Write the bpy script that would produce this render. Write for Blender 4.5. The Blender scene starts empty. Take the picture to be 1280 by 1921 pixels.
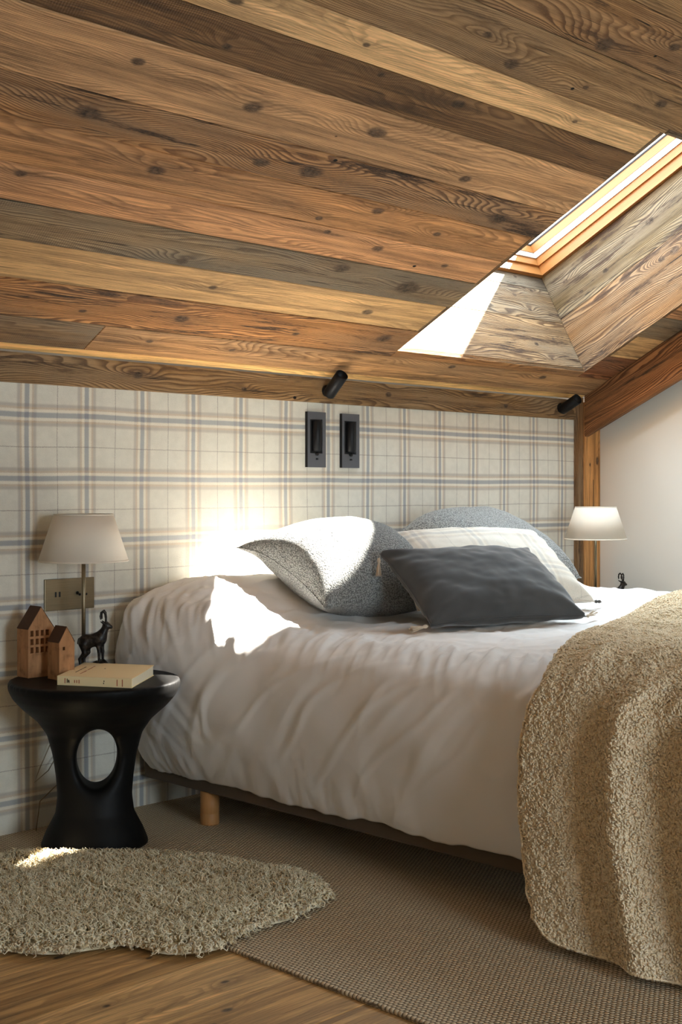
import bpy, bmesh, math, random
import numpy as np
from mathutils import Vector, Matrix, noise as mn
R = math.radians
random.seed(7)
S = bpy.context.scene
COL = S.collection
# ---------------------------------------------------------------- camera
TH = R(44.8)                                   # angle between the view and the +X axis
CAM = Vector((0, -3.472, 1.05))
cd = bpy.data.cameras.new('camera'); cam = bpy.data.objects.new('camera', cd); COL.objects.link(cam)
cam.location = CAM; cam.rotation_euler = (R(90), 0, TH - R(90))
cd.sensor_width = 36; cd.lens = 2430 / 1921 * 36; cd.shift_y = -40.5 / 1921; cd.clip_start = .05
S.camera = cam
# ---------------------------------------------------------------- light and exposure
S.view_settings.view_transform = 'Standard'; S.view_settings.look = 'None'
S.view_settings.exposure = 0.9; S.view_settings.gamma = 1
S.view_settings.use_curve_mapping = False
S.cycles.max_bounces = 10; S.cycles.diffuse_bounces = 6; S.cycles.glossy_bounces = 3
S.cycles.transparent_max_bounces = 12
S.cycles.caustics_reflective = False; S.cycles.caustics_refractive = False
S.cycles.sample_clamp_indirect = 6; S.cycles.use_denoising = True
w = bpy.data.worlds.new('sky'); S.world = w; w.use_nodes = True
bg = w.node_tree.nodes['Background']; bg.inputs[0].default_value = (.74, .89, 1, 1); bg.inputs[1].default_value = 8.2
SUN = Vector((1.2, -.375, 1.328)).normalized()
sl = bpy.data.lights.new('sun', 'SUN'); so = bpy.data.objects.new('sun', sl); COL.objects.link(so)
sl.energy = 62; sl.angle = R(1.0); sl.color = (1, .95, .86)
so.rotation_euler = SUN.to_track_quat('Z', 'Y').to_euler()
def area(name, loc, direction, sx, sy, portal=True, energy=0, color=(1, 1, 1)):
    l = bpy.data.lights.new(name, 'AREA'); o = bpy.data.objects.new(name, l); COL.objects.link(o)
    l.shape = 'RECTANGLE'; l.size = sx; l.size_y = sy; l.energy = energy; l.color = color
    o.location = loc; o.rotation_euler = (-Vector(direction)).to_track_quat('Z', 'Y').to_euler()
    if portal: l.cycles.is_portal = True
    return o
PT = R(27.8)                                   # roof pitch
sv = Vector((0, -math.cos(PT), math.sin(PT)))  # up the slope
nv = Vector((0, math.sin(PT), math.cos(PT)))   # outwards through the roof
LL = Vector((0, -.197, 1.574))                 # s = 0 on the ceiling
def cp(x, s, n=0): return Vector((x, 0, 0)) + LL + sv * s + nv * n
OX0, OX1, OS1, OD = 3.60, 4.83, 1.276, .50     #     # skylight opening
OS2 = 1.56                                     # the window is longer than the ceiling opening: its top reveal is flared
area('skylight_portal', cp((OX0 + OX1) / 2, OS2 / 2, .76), -nv, 1.3, 1.75)
WY = -6.3                                      # glazed door in the front wall, behind the camera
area('front_window_portal', (1.5, WY - .12, 1.2), (0, 1, 0), 1.6, 1.8)

# ---------------------------------------------------------------- helpers
def tag(o, label=None, cat=None, group=None, kind=None):
    if label: o['label'] = label
    if cat: o['category'] = cat
    if group: o['group'] = group
    if kind: o['kind'] = kind
    return o
def link(name, me, mat=None, parent=None, smooth=False):
    o = bpy.data.objects.new(name, me); COL.objects.link(o)
    if mat is not None and not me.materials: me.materials.append(mat)
    if parent: o.parent = parent
    if smooth:
        me.polygons.foreach_set('use_smooth', [True] * len(me.polygons))
    return o
def empty(name, loc, rz=0):
    o = bpy.data.objects.new(name, None); COL.objects.link(o); o.location = loc; o.rotation_euler[2] = rz
    o.empty_display_size = .1
    return o
def mesh(name, V, F, mat=None, parent=None, smooth=False, uv=None):
    me = bpy.data.meshes.new(name); me.from_pydata([tuple(v) for v in V], [], [tuple(f) for f in F]); me.update()
    if uv is not None:
        ul = me.uv_layers.new(name='UVMap')
        li = np.empty(len(me.loops), dtype=np.int32); me.loops.foreach_get('vertex_index', li)
        ul.data.foreach_set('uv', np.asarray(uv, dtype=np.float32)[li].ravel())
    return link(name, me, mat, parent, smooth)
def bmobj(name, bm, mat=None, parent=None, smooth=False):
    me = bpy.data.meshes.new(name); bm.to_mesh(me); bm.free()
    return link(name, me, mat, parent, smooth)
def box(name, lo, hi, mat, parent=None, bev=0.0, seg=2):
    bm = bmesh.new(); bmesh.ops.create_cube(bm, size=1)
    for v in bm.verts: v.co = Vector([(lo[i] + hi[i]) / 2 + v.co[i] * (hi[i] - lo[i]) for i in range(3)])
    if bev: bmesh.ops.bevel(bm, geom=bm.edges[:], offset=bev, segments=seg, profile=.5, affect='EDGES')
    return bmobj(name, bm, mat, parent)
def board(name, o, a, b, c, L, W, T, mat, parent=None, ch=.0015, u0=0.0, tone=(.5, .4, .3), grey=0., saw=0., con=1., knots=(), seed=None, kind=None):
    """a board: length a, width b, thickness c (c points to the seen face), origin o, chamfered seen edges."""
    a, b, c = Vector(a), Vector(b), Vector(c); o = Vector(o)
    V = []; UV = []
    for (i, k, z) in ((0, 0, 0), (0, 0, T - ch), (ch, ch, T)):
        for (x, y) in ((i, k), (L - i, k), (L - i, W - k), (i, W - k)):
            V.append(o + a * x + b * y + c * z); UV.append((u0 + x, y + (z - T if z < T else 0) * (1 if y < W / 2 else -1)))
    F = [(0, 3, 2, 1), (8, 9, 10, 11)]
    for l in (0, 4):
        for k in range(4): F.append((l + k, l + (k + 1) % 4, l + 4 + (k + 1) % 4, l + 4 + k))
    if a.cross(b).dot(c) < 0: F = [f[::-1] for f in F]
    ob = mesh(name, V, F, mat, parent, uv=UV)
    ob.color = (*tone, 1); ob['grey'] = float(grey); ob['saw'] = float(saw); ob['con'] = float(con)
    ob['seed'] = float(random.uniform(0, 40) if seed is None else seed)
    for i in range(4):
        ob['knot%d' % i] = [float(q) for q in (knots[i] if i < len(knots) else (-50, -50, .01))]
    if kind: ob['kind'] = kind
    return ob
def lathe(name, prof, mat, parent=None, seg=40, loc=(0, 0, 0), smooth=True, axis=None):
    V = []; F = []; n = len(prof)
    for j in range(seg):
        a = 2 * math.pi * j / seg
        for (r, z) in prof: V.append(Vector((r * math.cos(a), r * math.sin(a), z)))
    for j in range(seg):
        for i in range(n - 1):
            F.append((j * n + i, ((j + 1) % seg) * n + i, ((j + 1) % seg) * n + i + 1, j * n + i + 1))
    if axis is not None:
        q = Vector(axis).to_track_quat('Z', 'Y'); V = [q @ v for v in V]
    V = [v + Vector(loc) for v in V]
    return mesh(name, V, F, mat, parent, smooth)
def tube(name, pts, rad, mat, parent=None, seg=8, smooth=True):
    pts = [Vector(p) for p in pts]; V = []; F = []
    up = Vector((0.13, .2, 1)).normalized(); n = len(pts)
    for i, p in enumerate(pts):
        t = (pts[min(i + 1, n - 1)] - pts[max(i - 1, 0)]).normalized()
        x = t.cross(up).normalized(); y = t.cross(x)
        r = rad[i] if isinstance(rad, (list, tuple)) else rad
        for j in range(seg):
            a = 2 * math.pi * j / seg; V.append(p + (x * math.cos(a) + y * math.sin(a)) * r)
    for i in range(n - 1):
        for j in range(seg):
            F.append((i * seg + j, i * seg + (j + 1) % seg, (i + 1) * seg + (j + 1) % seg, (i + 1) * seg + j))
    F.append(tuple(range(seg))[::-1]); F.append(tuple(range((n - 1) * seg, n * seg)))
    return mesh(name, V, F, mat, parent, smooth)
def surf_net(fn, lo, hi, res):
    """surface nets over an implicit function (negative inside)"""
    lo = np.array(lo, float); n = np.ceil((np.array(hi) - lo) / res).astype(int) + 1
    g = np.meshgrid(*[lo[i] + np.arange(n[i]) * res for i in range(3)], indexing='ij')
    D = fn(*g)
    ins = D < 0
    cshape = tuple(n - 1)
    cnt = np.zeros(cshape); P = np.zeros(cshape + (3,))
    sl = lambda a, dx, dy, dz: a[dx:n[0] - 1 + dx, dy:n[1] - 1 + dy, dz:n[2] - 1 + dz]
    base = np.stack(np.meshgrid(*[np.arange(k - 1) for k in n], indexing='ij'), -1).astype(float)
    for ax in range(3):
        o1, o2 = [k for k in range(3) if k != ax]
        for p in (0, 1):
            for q in (0, 1):
                d0 = [0, 0, 0]; d0[o1] = p; d0[o2] = q; d1 = list(d0); d1[ax] = 1
                A = sl(D, *d0); B = sl(D, *d1); m = (A < 0) != (B < 0)
                t = np.where(m, A / np.where(m, A - B, 1), 0)
                pos = base + np.array(d0); pos[..., ax] += t
                P += pos * m[..., None]; cnt += m
    act = cnt > 0
    idx = -np.ones(cshape, int); idx[act] = np.arange(act.sum())
    V = lo + (P[act] / cnt[act][:, None]) * res
    F = []
    for ax in range(3):
        o1, o2 = [(1, 2), (2, 0), (0, 1)][ax]
        A = np.take(ins, range(0, n[ax] - 1), ax); B = np.take(ins, range(1, n[ax]), ax)
        e = np.argwhere(A != B)
        for (i, j, k) in e:
            c = [i, j, k]
            if c[o1] == 0 or c[o2] == 0 or c[o1] >= n[o1] - 1 or c[o2] >= n[o2] - 1: continue
            q = []
            for (p, r_) in ((-1, -1), (0, -1), (0, 0), (-1, 0)):
                cc = list(c); cc[o1] += p; cc[o2] += r_; q.append(int(idx[tuple(cc)]))
            if not ins[tuple(c)]: q = q[::-1]
            F.append(q)
    return V, F
def smin(a, b, k):
    h = np.clip(.5 + .5 * (b - a) / k, 0, 1); return b * (1 - h) + a * h - k * h * (1 - h)
def cap(x, y, z, a, b, ra, rb):
    a = np.array(a, float); b = np.array(b, float); d = b - a
    t = np.clip(((x - a[0]) * d[0] + (y - a[1]) * d[1] + (z - a[2]) * d[2]) / (d @ d), 0, 1)
    return np.sqrt((x - a[0] - t * d[0]) ** 2 + (y - a[1] - t * d[1]) ** 2 + (z - a[2] - t * d[2]) ** 2) - (ra + (rb - ra) * t)
def catmull(P, n):
    P = np.array(P, float); m = len(P)
    seg = np.r_[0, np.cumsum(np.linalg.norm(np.diff(P, axis=0), axis=1))]
    t = np.linspace(0, seg[-1], n); out = []
    for q in t:
        i = min(max(np.searchsorted(seg, q) - 1, 0), m - 2); f = (q - seg[i]) / (seg[i + 1] - seg[i])
        p0 = P[max(i - 1, 0)]; p1 = P[i]; p2 = P[i + 1]; p3 = P[min(i + 2, m - 1)]
        out.append(.5 * ((2 * p1) + (-p0 + p2) * f + (2 * p0 - 5 * p1 + 4 * p2 - p3) * f * f + (-p0 + 3 * p1 - 3 * p2 + p3) * f ** 3))
    return np.array(out)
def sstep(a, b, x):
    t = min(max((x - a) / (b - a), 0), 1); return t * t * (3 - 2 * t)
def copy_tree(o, parent=None):
    c = o.copy(); COL.objects.link(c); c.parent = parent
    for ch in list(o.children): copy_tree(ch, c)
    return c

# ---------------------------------------------------------------- materials
class NB:
    def __init__(s, name, rough=.6, spec=.3):
        s.m = bpy.data.materials.new(name); s.m.use_nodes = True; s.t = s.m.node_tree
        s.b = s.t.nodes['Principled BSDF']; s.b.inputs['Roughness'].default_value = rough
        s.b.inputs['Specular IOR Level'].default_value = spec
    def n(s, ty, **kw):
        nd = s.t.nodes.new(ty)
        for k, v in kw.items():
            if k[0] == '_': setattr(nd, k[1:], v)
        return nd
    def l(s, a, b): s.t.links.new(a, b)
    def inp(s, sock, v):
        if isinstance(v, bpy.types.NodeSocket): s.l(v, sock)
        elif v is not None: sock.default_value = v
    def math(s, op, a, b=None, c=None, clamp=False):
        nd = s.n('ShaderNodeMath', _operation=op); nd.use_clamp = clamp
        for i, v in enumerate((a, b, c)):
            if v is not None: s.inp(nd.inputs[i], v)
        return nd.outputs[0]
    def vm(s, op, a, b=None):
        nd = s.n('ShaderNodeVectorMath', _operation=op); s.inp(nd.inputs[0], a)
        if b is not None: s.inp(nd.inputs[3] if op == 'SCALE' else nd.inputs[1], b)
        return nd.outputs['Value'] if op in ('LENGTH', 'DOT_PRODUCT', 'DISTANCE') else nd.outputs[0]
    def mix(s, f, a, b, ty='MIX'):
        nd = s.n('ShaderNodeMix', _data_type='RGBA', _blend_type=ty)
        s.inp(nd.inputs[0], f); s.inp(nd.inputs[6], a if isinstance(a, bpy.types.NodeSocket) else (*a, 1)); s.inp(nd.inputs[7], b if isinstance(b, bpy.types.NodeSocket) else (*b, 1))
        return nd.outputs[2]
    def noise(s, vec, scale, detail=3, rough=.5):
        nd = s.n('ShaderNodeTexNoise'); s.inp(nd.inputs['Vector'], vec); nd.inputs['Scale'].default_value = scale
        nd.inputs['Detail'].default_value = detail; nd.inputs['Roughness'].default_value = rough
        return nd.outputs[0]
    def voro(s, vec, scale, feat='F1', out='Distance', rnd=1):
        nd = s.n('ShaderNodeTexVoronoi', _feature=feat); s.inp(nd.inputs['Vector'], vec); nd.inputs['Scale'].default_value = scale
        nd.inputs['Randomness'].default_value = rnd
        return nd.outputs[out]
    def ramp(s, f, pts):
        nd = s.n('ShaderNodeMapRange', _interpolation_type='SMOOTHSTEP'); s.inp(nd.inputs[0], f)
        nd.inputs[1].default_value, nd.inputs[2].default_value = pts[0], pts[1]
        nd.inputs[3].default_value, nd.inputs[4].default_value = (pts[2], pts[3]) if len(pts) > 2 else (0, 1)
        return nd.outputs[0]
    def uv(s): return s.n('ShaderNodeTexCoord').outputs['UV']
    def obj(s): return s.n('ShaderNodeTexCoord').outputs['Object']
    def sep(s, v):
        nd = s.n('ShaderNodeSeparateXYZ'); s.l(v, nd.inputs[0]); return nd.outputs
    def comb(s, x, y, z=0.):
        nd = s.n('ShaderNodeCombineXYZ')
        for i, v in enumerate((x, y, z)): s.inp(nd.inputs[i], v)
        return nd.outputs[0]
    def attr(s, name, out='Fac'):
        return s.n('ShaderNodeAttribute', _attribute_type='OBJECT', _attribute_name=name).outputs[out]
    def col(s, c): s.inp(s.b.inputs['Base Color'], c if isinstance(c, bpy.types.NodeSocket) else (*c, 1))
    def bump(s, h, dist=.002, st=1.0):
        nd = s.n('ShaderNodeBump'); s.l(h, nd.inputs['Height']); nd.inputs['Distance'].default_value = dist; nd.inputs['Strength'].default_value = st
        s.l(nd.outputs[0], s.b.inputs['Normal'])
def rgb(r, g, b):
    f = lambda c: (c / 255 / 12.92) if c / 255 <= .04045 else ((c / 255 + .055) / 1.055) ** 2.4
    return (f(r), f(g), f(b))
def plain(name, c, rough=.6, spec=.3, metal=0., sheen=0.):
    b = NB(name, rough, spec); b.col(c); b.b.inputs['Metallic'].default_value = metal
    if sheen: b.b.inputs['Sheen Weight'].default_value = sheen
    return b.m
def wood_mat(name, ring=125., rough=.75, fine=1.0, relief=.0014, dark=.42, holes=True):
    """sawn boards: growth rings bent around knots, fibres, weathering; tone and knots come from each board"""
    b = NB(name, rough, .25); uv = b.uv(); x, y, _ = b.sep(uv)
    seed = b.attr('seed'); grey = b.attr('grey'); saw = b.attr('saw'); con = b.attr('con')
    tone = b.n('ShaderNodeObjectInfo').outputs['Color']
    sx = b.math('ADD', x, b.math('MULTIPLY', seed, 3.7)); sy = b.math('ADD', y, seed)
    P = lambda kx, ky: b.comb(b.math('MULTIPLY', sx, kx), b.math('MULTIPLY', sy, ky), seed)
    f = b.math('MULTIPLY_ADD', b.math('SUBTRACT', b.noise(P(.75, 5.0), 1, 2), .5), .30, y)
    f = b.math('MULTIPLY_ADD', b.noise(P(6, 22), 1, 2), .012, f)
    core = None; gl = None
    for i in range(4):
        k = b.attr('knot%d' % i, 'Vector'); kx, ky, kr = b.sep(k)
        dx = b.math('DIVIDE', b.math('SUBTRACT', x, kx), b.math('MULTIPLY', kr, 1.7)); dy = b.math('DIVIDE', b.math('SUBTRACT', y, ky), kr)
        wob = b.math('MULTIPLY', b.math('SUBTRACT', b.noise(P(24, 40), 1, 2), .5), .55)
        d2 = b.math('ADD', b.math('ADD', b.math('MULTIPLY', dx, dx), b.math('MULTIPLY', dy, dy)), wob)
        e = b.math('EXPONENT', b.math('MULTIPLY', b.math('ADD', b.math('MULTIPLY', b.math('MULTIPLY', dx, dx), .35), b.math('MULTIPLY', dy, dy)), -.22))
        f = b.math('MULTIPLY_ADD', e, b.math('MULTIPLY', kr, 2.1), f)
        c = b.ramp(d2, (.12, .85, 1, 0)); core = c if core is None else b.math('MAXIMUM', core, c)
        gl = e if gl is None else b.math('MAXIMUM', gl, e)
    ph = b.math('MULTIPLY', f, ring)
    fr = b.math('FRACT', ph)
    lw = b.math('MULTIPLY', b.ramp(fr, (.25, .85)), b.ramp(fr, (.88, 1.0, 1, 0)))
    ring2 = b.math('SINE', b.math('MULTIPLY', f, ring * 1.9))
    fib = b.noise(P(10, 300), 1, 3, .75); streak = b.noise(P(1.8, 48), 1, 4, .7); blot = b.noise(P(1.4, 7), 1, 4, .6)
    fine2 = b.noise(P(90, 900), 1, 1)
    amt = b.math('MULTIPLY', b.ramp(b.noise(P(1.1, 9), 1, 2), (.25, .65, .55, 1.1)), con)
    dk = b.math('MULTIPLY', b.math('MULTIPLY', lw, amt), .85, clamp=True)
    c = b.mix(b.ramp(streak, (.3, .7)), b.mix(1, tone, (.60, .57, .54), 'MULTIPLY'), b.mix(1, tone, (1.58, 1.54, 1.48), 'MULTIPLY'))
    c = b.mix(dk, c, b.mix(1, tone, (dark * .85, dark * .72, dark * .66), 'MULTIPLY'))
    gm = b.math('MULTIPLY', b.ramp(b.math('ADD', b.math('MULTIPLY', blot, .75), b.math('MULTIPLY', streak, .25)), (.38, .62)), grey, clamp=True)
    c = b.mix(gm, c, b.mix(lw, rgb(136, 124, 105), rgb(84, 76, 66)))
    dks = b.ramp(b.noise(P(2.2, 24), 1, 5, .7), (.52, .66)); c = b.mix(b.math('MULTIPLY', b.math('MULTIPLY', dks, con), .74, clamp=True), c, rgb(58, 44, 34))
    c = b.mix(b.math('MULTIPLY', b.math('SUBTRACT', gl, .25, clamp=True), .35), c, rgb(96, 76, 58))
    kc = b.mix(b.ramp(b.noise(P(60, 60), 1, 3), (.3, .65)), rgb(26, 21, 18), rgb(84, 70, 58))
    c = b.mix(b.math('MULTIPLY', core, .88), c, kc)
    sm = b.math('MULTIPLY', b.math('SINE', b.math('ADD', b.math('MULTIPLY', x, 900), b.math('MULTIPLY', y, 120))), .5)
    sm = b.math('MULTIPLY', b.math('MULTIPLY', sm, saw), b.ramp(b.noise(P(3, 10), 1, 2), (.4, .6)))
    c = b.mix(b.math('ADD', b.math('MULTIPLY', sm, .5), b.math('MULTIPLY', saw, .12), clamp=True), c, b.mix(1, tone, (.32, .29, .27), 'MULTIPLY'))
    c = b.mix(b.math('MULTIPLY', b.ramp(fib, (.52, .75)), .60 * fine), c, b.mix(1, tone, (.36, .31, .28), 'MULTIPLY'))
    c = b.mix(b.math('MULTIPLY', b.ramp(fine2, (.5, .75)), .18), c, b.mix(1, tone, (1.5, 1.4, 1.3), 'MULTIPLY'))
    h = b.math('ADD', b.math('MULTIPLY', lw, .5), b.math('MULTIPLY', fib, -.8))
    h = b.math('ADD', h, b.math('MULTIPLY', sm, .9))
    crk = b.ramp(b.noise(P(2.6, 130), 1, 3, .65), (.645, .69))
    c = b.mix(b.math('MULTIPLY', crk, b.math('MULTIPLY', con, .8), clamp=True), c, rgb(34, 26, 20)); h = b.math('SUBTRACT', h, b.math('MULTIPLY', crk, 1.5))
    if holes:
        v = b.voro(b.comb(b.math('MULTIPLY', sx, 3.6), b.math('MULTIPLY', sy, 5.3), seed), 1.0)
        hm = b.ramp(v, (.022, .034, 1, 0)); c = b.mix(hm, c, rgb(22, 18, 15)); h = b.math('SUBTRACT', h, b.math('MULTIPLY', hm, 2))
    b.col(c); b.bump(h, relief, .9)
    return b.m
M = {}
M['wood'] = wood_mat('reclaimed_wood')
M['floor'] = wood_mat('oak_floor', ring=120, rough=.5, fine=.7, relief=.0004, dark=.6, holes=False)
def tartan(name, from_uv=False, base=rgb(217, 214, 201), soft=1.0):
    b = NB(name, .95, .1); b.b.inputs['Sheen Weight'].default_value = .15
    p = b.uv() if from_uv else b.obj(); x, y, z = b.sep(p)
    if from_uv: z = y
    wv = b.comb(x, z, 0.)
    wx = b.math('MULTIPLY_ADD', b.math('SUBTRACT', b.noise(wv, 2.2, 1), .5), .014, x)
    wz = b.math('MULTIPLY_ADD', b.math('SUBTRACT', b.noise(b.comb(z, x, 3.), 2.0, 1), .5), .012, z)
    fz = b.noise(wv, 420, 2, .7)
    def bands(v, per, off):
        d = b.math('ABSOLUTE', b.math('SUBTRACT', b.math('MULTIPLY', b.math('SUBTRACT', b.math('FRACT', b.math('ADD', b.math('DIVIDE', b.math('SUBTRACT', v, off), per), .5)), .5), per), 0))
        d = b.math('MULTIPLY_ADD', b.math('SUBTRACT', fz, .5), .010, d)
        blue = b.ramp(d, (.006, .0095, 1, 0))
        crm = b.math('MULTIPLY', b.ramp(d, (.007, .011)), b.ramp(d, (.015, .019, 1, 0)))
        tan = b.math('MULTIPLY', b.ramp(d, (.016, .019)), b.ramp(d, (.022, .027, 1, 0)))
        gry = b.math('MULTIPLY', b.ramp(d, (.021, .027)), b.ramp(d, (.030, .038, 1, 0)))
        thin = b.ramp(d, (per / 2 - .0018, per / 2 - .0010))
        return blue, crm, tan, gry, thin
    c = None
    mot = b.noise(wv, 26, 4, .6)
    c = b.mix(b.ramp(mot, (.3, .7)), tuple(q * .95 for q in base), tuple(min(1, q * 1.03) for q in base))
    bx = bands(wx, .2155, 2.1345); bz = bands(wz, .1965, 1.0872)
    for (bl, cr, tn, gr, th) in (bx, bz):
        c = b.mix(b.math('MULTIPLY', cr, .45 * soft), c, rgb(236, 228, 208))
        c = b.mix(b.math('MULTIPLY', tn, .42 * soft), c, rgb(176, 140, 98))
        c = b.mix(b.math('MULTIPLY', gr, .42 * soft), c, rgb(134, 122, 116))
        c = b.mix(b.math('MULTIPLY', bl, .60 * soft), c, rgb(118, 126, 140))
        c = b.mix(b.math('MULTIPLY', th, .50 * soft), c, rgb(110, 96, 92))
    c = b.mix(b.math('MULTIPLY', b.ramp(fz, (.35, .75)), .16), c, rgb(128, 116, 96))
    b.col(c); b.bump(b.math('ADD', fz, b.math('MULTIPLY', mot, .6)), .0016, .6)
    return b.m
M['tartan'] = tartan('tartan_wool')
M['tartan_pillow'] = tartan('tartan_linen', True, rgb(228, 220, 206), .38)
def cloth(name, c, sc=900, st=.25, var=.06):
    b = NB(name, .9, .15); p = b.obj(); n = b.noise(p, 9, 3); f = b.noise(p, sc, 2)
    b.col(b.mix(n, tuple(q * (1 - var) for q in c), tuple(min(.95, q * (1 + var)) for q in c)))
    b.b.inputs['Sheen Weight'].default_value = .1
    b.bump(f, .0006, st); return b.m
M['linen'] = cloth('white_cotton', rgb(232, 228, 224), 700, .2, .015)
M['shade'] = cloth('shade_linen', rgb(226, 216, 200), 900, .3, .03)
def boucle():
    b = NB('grey_boucle', .95, .1); p = b.obj(); wv = b.n('ShaderNodeTexNoise'); wv.inputs['Scale'].default_value = 160; b.l(p, wv.inputs['Vector'])
    q = b.vm('ADD', p, b.vm('SCALE', wv.outputs['Color'], .006))
    v = b.voro(q, 210); v2 = b.noise(p, 300, 3, .7)
    c = b.mix(b.ramp(v, (.15, .75)), rgb(178, 180, 176), rgb(98, 100, 98)); c = b.mix(b.math('MULTIPLY', b.ramp(v2, (.5, .7)), .5), c, rgb(205, 206, 200))
    b.col(c); b.b.inputs['Sheen Weight'].default_value = .3
    b.bump(b.math('ADD', b.math('MULTIPLY', v, -1), b.math('MULTIPLY', v2, .5)), .006, .9); return b.m
M['boucle'] = boucle()
def velvet():
    b = NB('charcoal_velvet', .85, .15); p = b.obj(); n = b.noise(p, 14, 3); f = b.noise(p, 900, 2)
    b.col(b.mix(n, rgb(66, 66, 66), rgb(84, 84, 84))); b.b.inputs['Sheen Weight'].default_value = .5; b.b.inputs['Sheen Roughness'].default_value = .4
    b.bump(f, .0008, .4); return b.m
M['velvet'] = velvet()
def sherpa():
    b = NB('cream_sherpa', .95, .1); p = b.obj()
    wv = b.n('ShaderNodeTexNoise'); wv.inputs['Scale'].default_value = 70; b.l(p, wv.inputs['Vector'])
    q = b.vm('ADD', p, b.vm('SCALE', wv.outputs['Color'], .012))
    v = b.voro(q, 165); f = b.noise(p, 420, 3, .7); g = b.noise(p, 130, 3, .6)
    c = b.mix(b.ramp(v, (.45, .85)), rgb(246, 226, 194), rgb(210, 184, 146)); c = b.mix(b.math('MULTIPLY', b.ramp(f, (.5, .75)), .25), c, rgb(240, 228, 205))
    b.col(c); b.b.inputs['Sheen Weight'].default_value = .35
    h = b.math('ADD', b.math('MULTIPLY', b.math('POWER', v, 1.6), -1.3), b.math('ADD', b.math('MULTIPLY', f, .35), b.math('MULTIPLY', g, .5)))
    b.bump(h, .0040, .9); return b.m
M['sherpa'] = sherpa()
def sherpa_curl():
    b = NB('fleece_yarn', .95, .1); n = b.noise(b.obj(), 130, 2)
    b.col(b.mix(b.ramp(n, (.3, .7)), rgb(226, 204, 166), rgb(248, 230, 198))); b.b.inputs['Sheen Weight'].default_value = .3; return b.m
M['sherpa_curl'] = sherpa_curl()
def carpet():
    b = NB('loop_carpet', .95, .1); p = b.obj(); x, y, z = b.sep(p)
    nz = b.noise(p, 60, 2); per = .0105
    xx = b.math('MULTIPLY_ADD', b.math('SUBTRACT', nz, .5), .003, x); yy = b.math('MULTIPLY_ADD', b.math('SUBTRACT', nz, .5), -.003, y)
    row = b.math('FLOOR', b.math('DIVIDE', xx, per))
    a = b.math('ABSOLUTE', b.math('SINE', b.math('MULTIPLY', xx, math.pi / per)))
    sh = b.math('MULTIPLY', b.math('MODULO', row, 2), .5)
    c2 = b.math('ABSOLUTE', b.math('SINE', b.math('MULTIPLY', b.math('ADD', b.math('DIVIDE', yy, per * 1.1), sh), math.pi)))
    h = b.math('POWER', b.math('MULTIPLY', a, c2), .55)
    f = b.noise(p, 900, 2, .7); big = b.noise(p, 3, 2)
    c = b.mix(b.ramp(h, (.15, .75)), rgb(126, 110, 90), rgb(232, 212, 180)); c = b.mix(b.math('MULTIPLY', b.ramp(f, (.45, .7)), .3), c, rgb(150, 134, 112))
    b.col(c); b.bump(b.math('ADD', h, b.math('MULTIPLY', f, .25)), .005, .9); return b.m
M['carpet'] = carpet()
def wool():
    b = NB('sheepskin_wool', .9, .1); r = b.n('ShaderNodeNewGeometry').outputs['Random Per Island'] if False else b.noise(b.obj(), 40, 2)
    b.col(b.mix(b.ramp(r, (.3, .7)), rgb(212, 194, 156), rgb(246, 234, 204))); b.b.inputs['Sheen Weight'].default_value = .3
    return b.m
M['wool'] = wool()
M['black'] = plain('black_metal', (.007, .007, .008), .42, .22)
def blackwood():
    b = NB('black_wood', .5, .12); p = b.obj(); n = b.noise(b.vm('MULTIPLY', p, (60, 60, 8)), 1, 3)
    b.col(b.mix(n, (.003, .003, .003), (.007, .0065, .006))); b.bump(n, .0006, .25); return b.m
M['blackwood'] = blackwood()
M['slate'] = plain('gunmetal_plate', rgb(88, 90, 96), .42, .5, .3)
def brass():
    b = NB('aged_brass', .38, .5); b.b.inputs['Metallic'].default_value = .85
    n = b.noise(b.vm('MULTIPLY', b.obj(), (8, 8, 400)), 1, 2); b.col(b.mix(n, rgb(124, 112, 90), rgb(148, 134, 108))); return b.m
M['brass'] = brass()
def bronze():
    b = NB('dark_bronze', .4, .5); b.b.inputs['Metallic'].default_value = .55; n = b.noise(b.obj(), 70, 4)
    b.col(b.mix(b.ramp(n, (.4, .75)), (.012, .010, .009), (.07, .06, .05))); b.bump(n, .003, .5); return b.m
M['bronze'] = bronze()
def houses_mat():
    b = NB('toy_house_wood', .65, .3); p = b.obj(); n = b.noise(b.vm('MULTIPLY', p, (50, 50, 9)), 1, 4, .65); n2 = b.noise(p, 38, 3)
    c = b.mix(n, rgb(116, 78, 48), rgb(206, 152, 104)); c = b.mix(b.math('MULTIPLY', b.ramp(n2, (.5, .75)), .5), c, rgb(84, 56, 36))
    b.col(c); b.bump(n, .001, .5); return b.m
M['housewood'] = houses_mat()
M['houseroof'] = plain('toy_roof', rgb(74, 48, 31), .7)
M['plaster'] = cloth('white_plaster', rgb(218, 214, 204), 260, .08, .01)
M['paper'] = cloth('cream_paper', rgb(250, 226, 176), 300, .1, .02)
M['pages'] = NB('page_edges', .9, .1).m
def pages():
    b = NB('page_block', .9, .1); x, y, z = b.sep(b.obj()); n = b.noise(b.comb(0., 0., b.math('MULTIPLY', z, 2600)), 1, 1)
    b.col(b.mix(n, rgb(222, 206, 170), rgb(248, 238, 214))); return b.m
M['pages'] = pages()
M['ink_red'] = plain('red_ink', rgb(186, 104, 74), .8); M['ink'] = plain('dark_ink', rgb(92, 74, 54), .8)
M['taupe'] = cloth('taupe_upholstery', rgb(92, 78, 62), 800, .3, .05)
M['tassel'] = plain('tassel_yarn', rgb(206, 188, 166), .95)
M['dktip'] = plain('charcoal_yarn', rgb(84, 80, 76), .95)
M['mattress'] = plain('mattress_ticking', rgb(220, 216, 210), .9)
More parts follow.
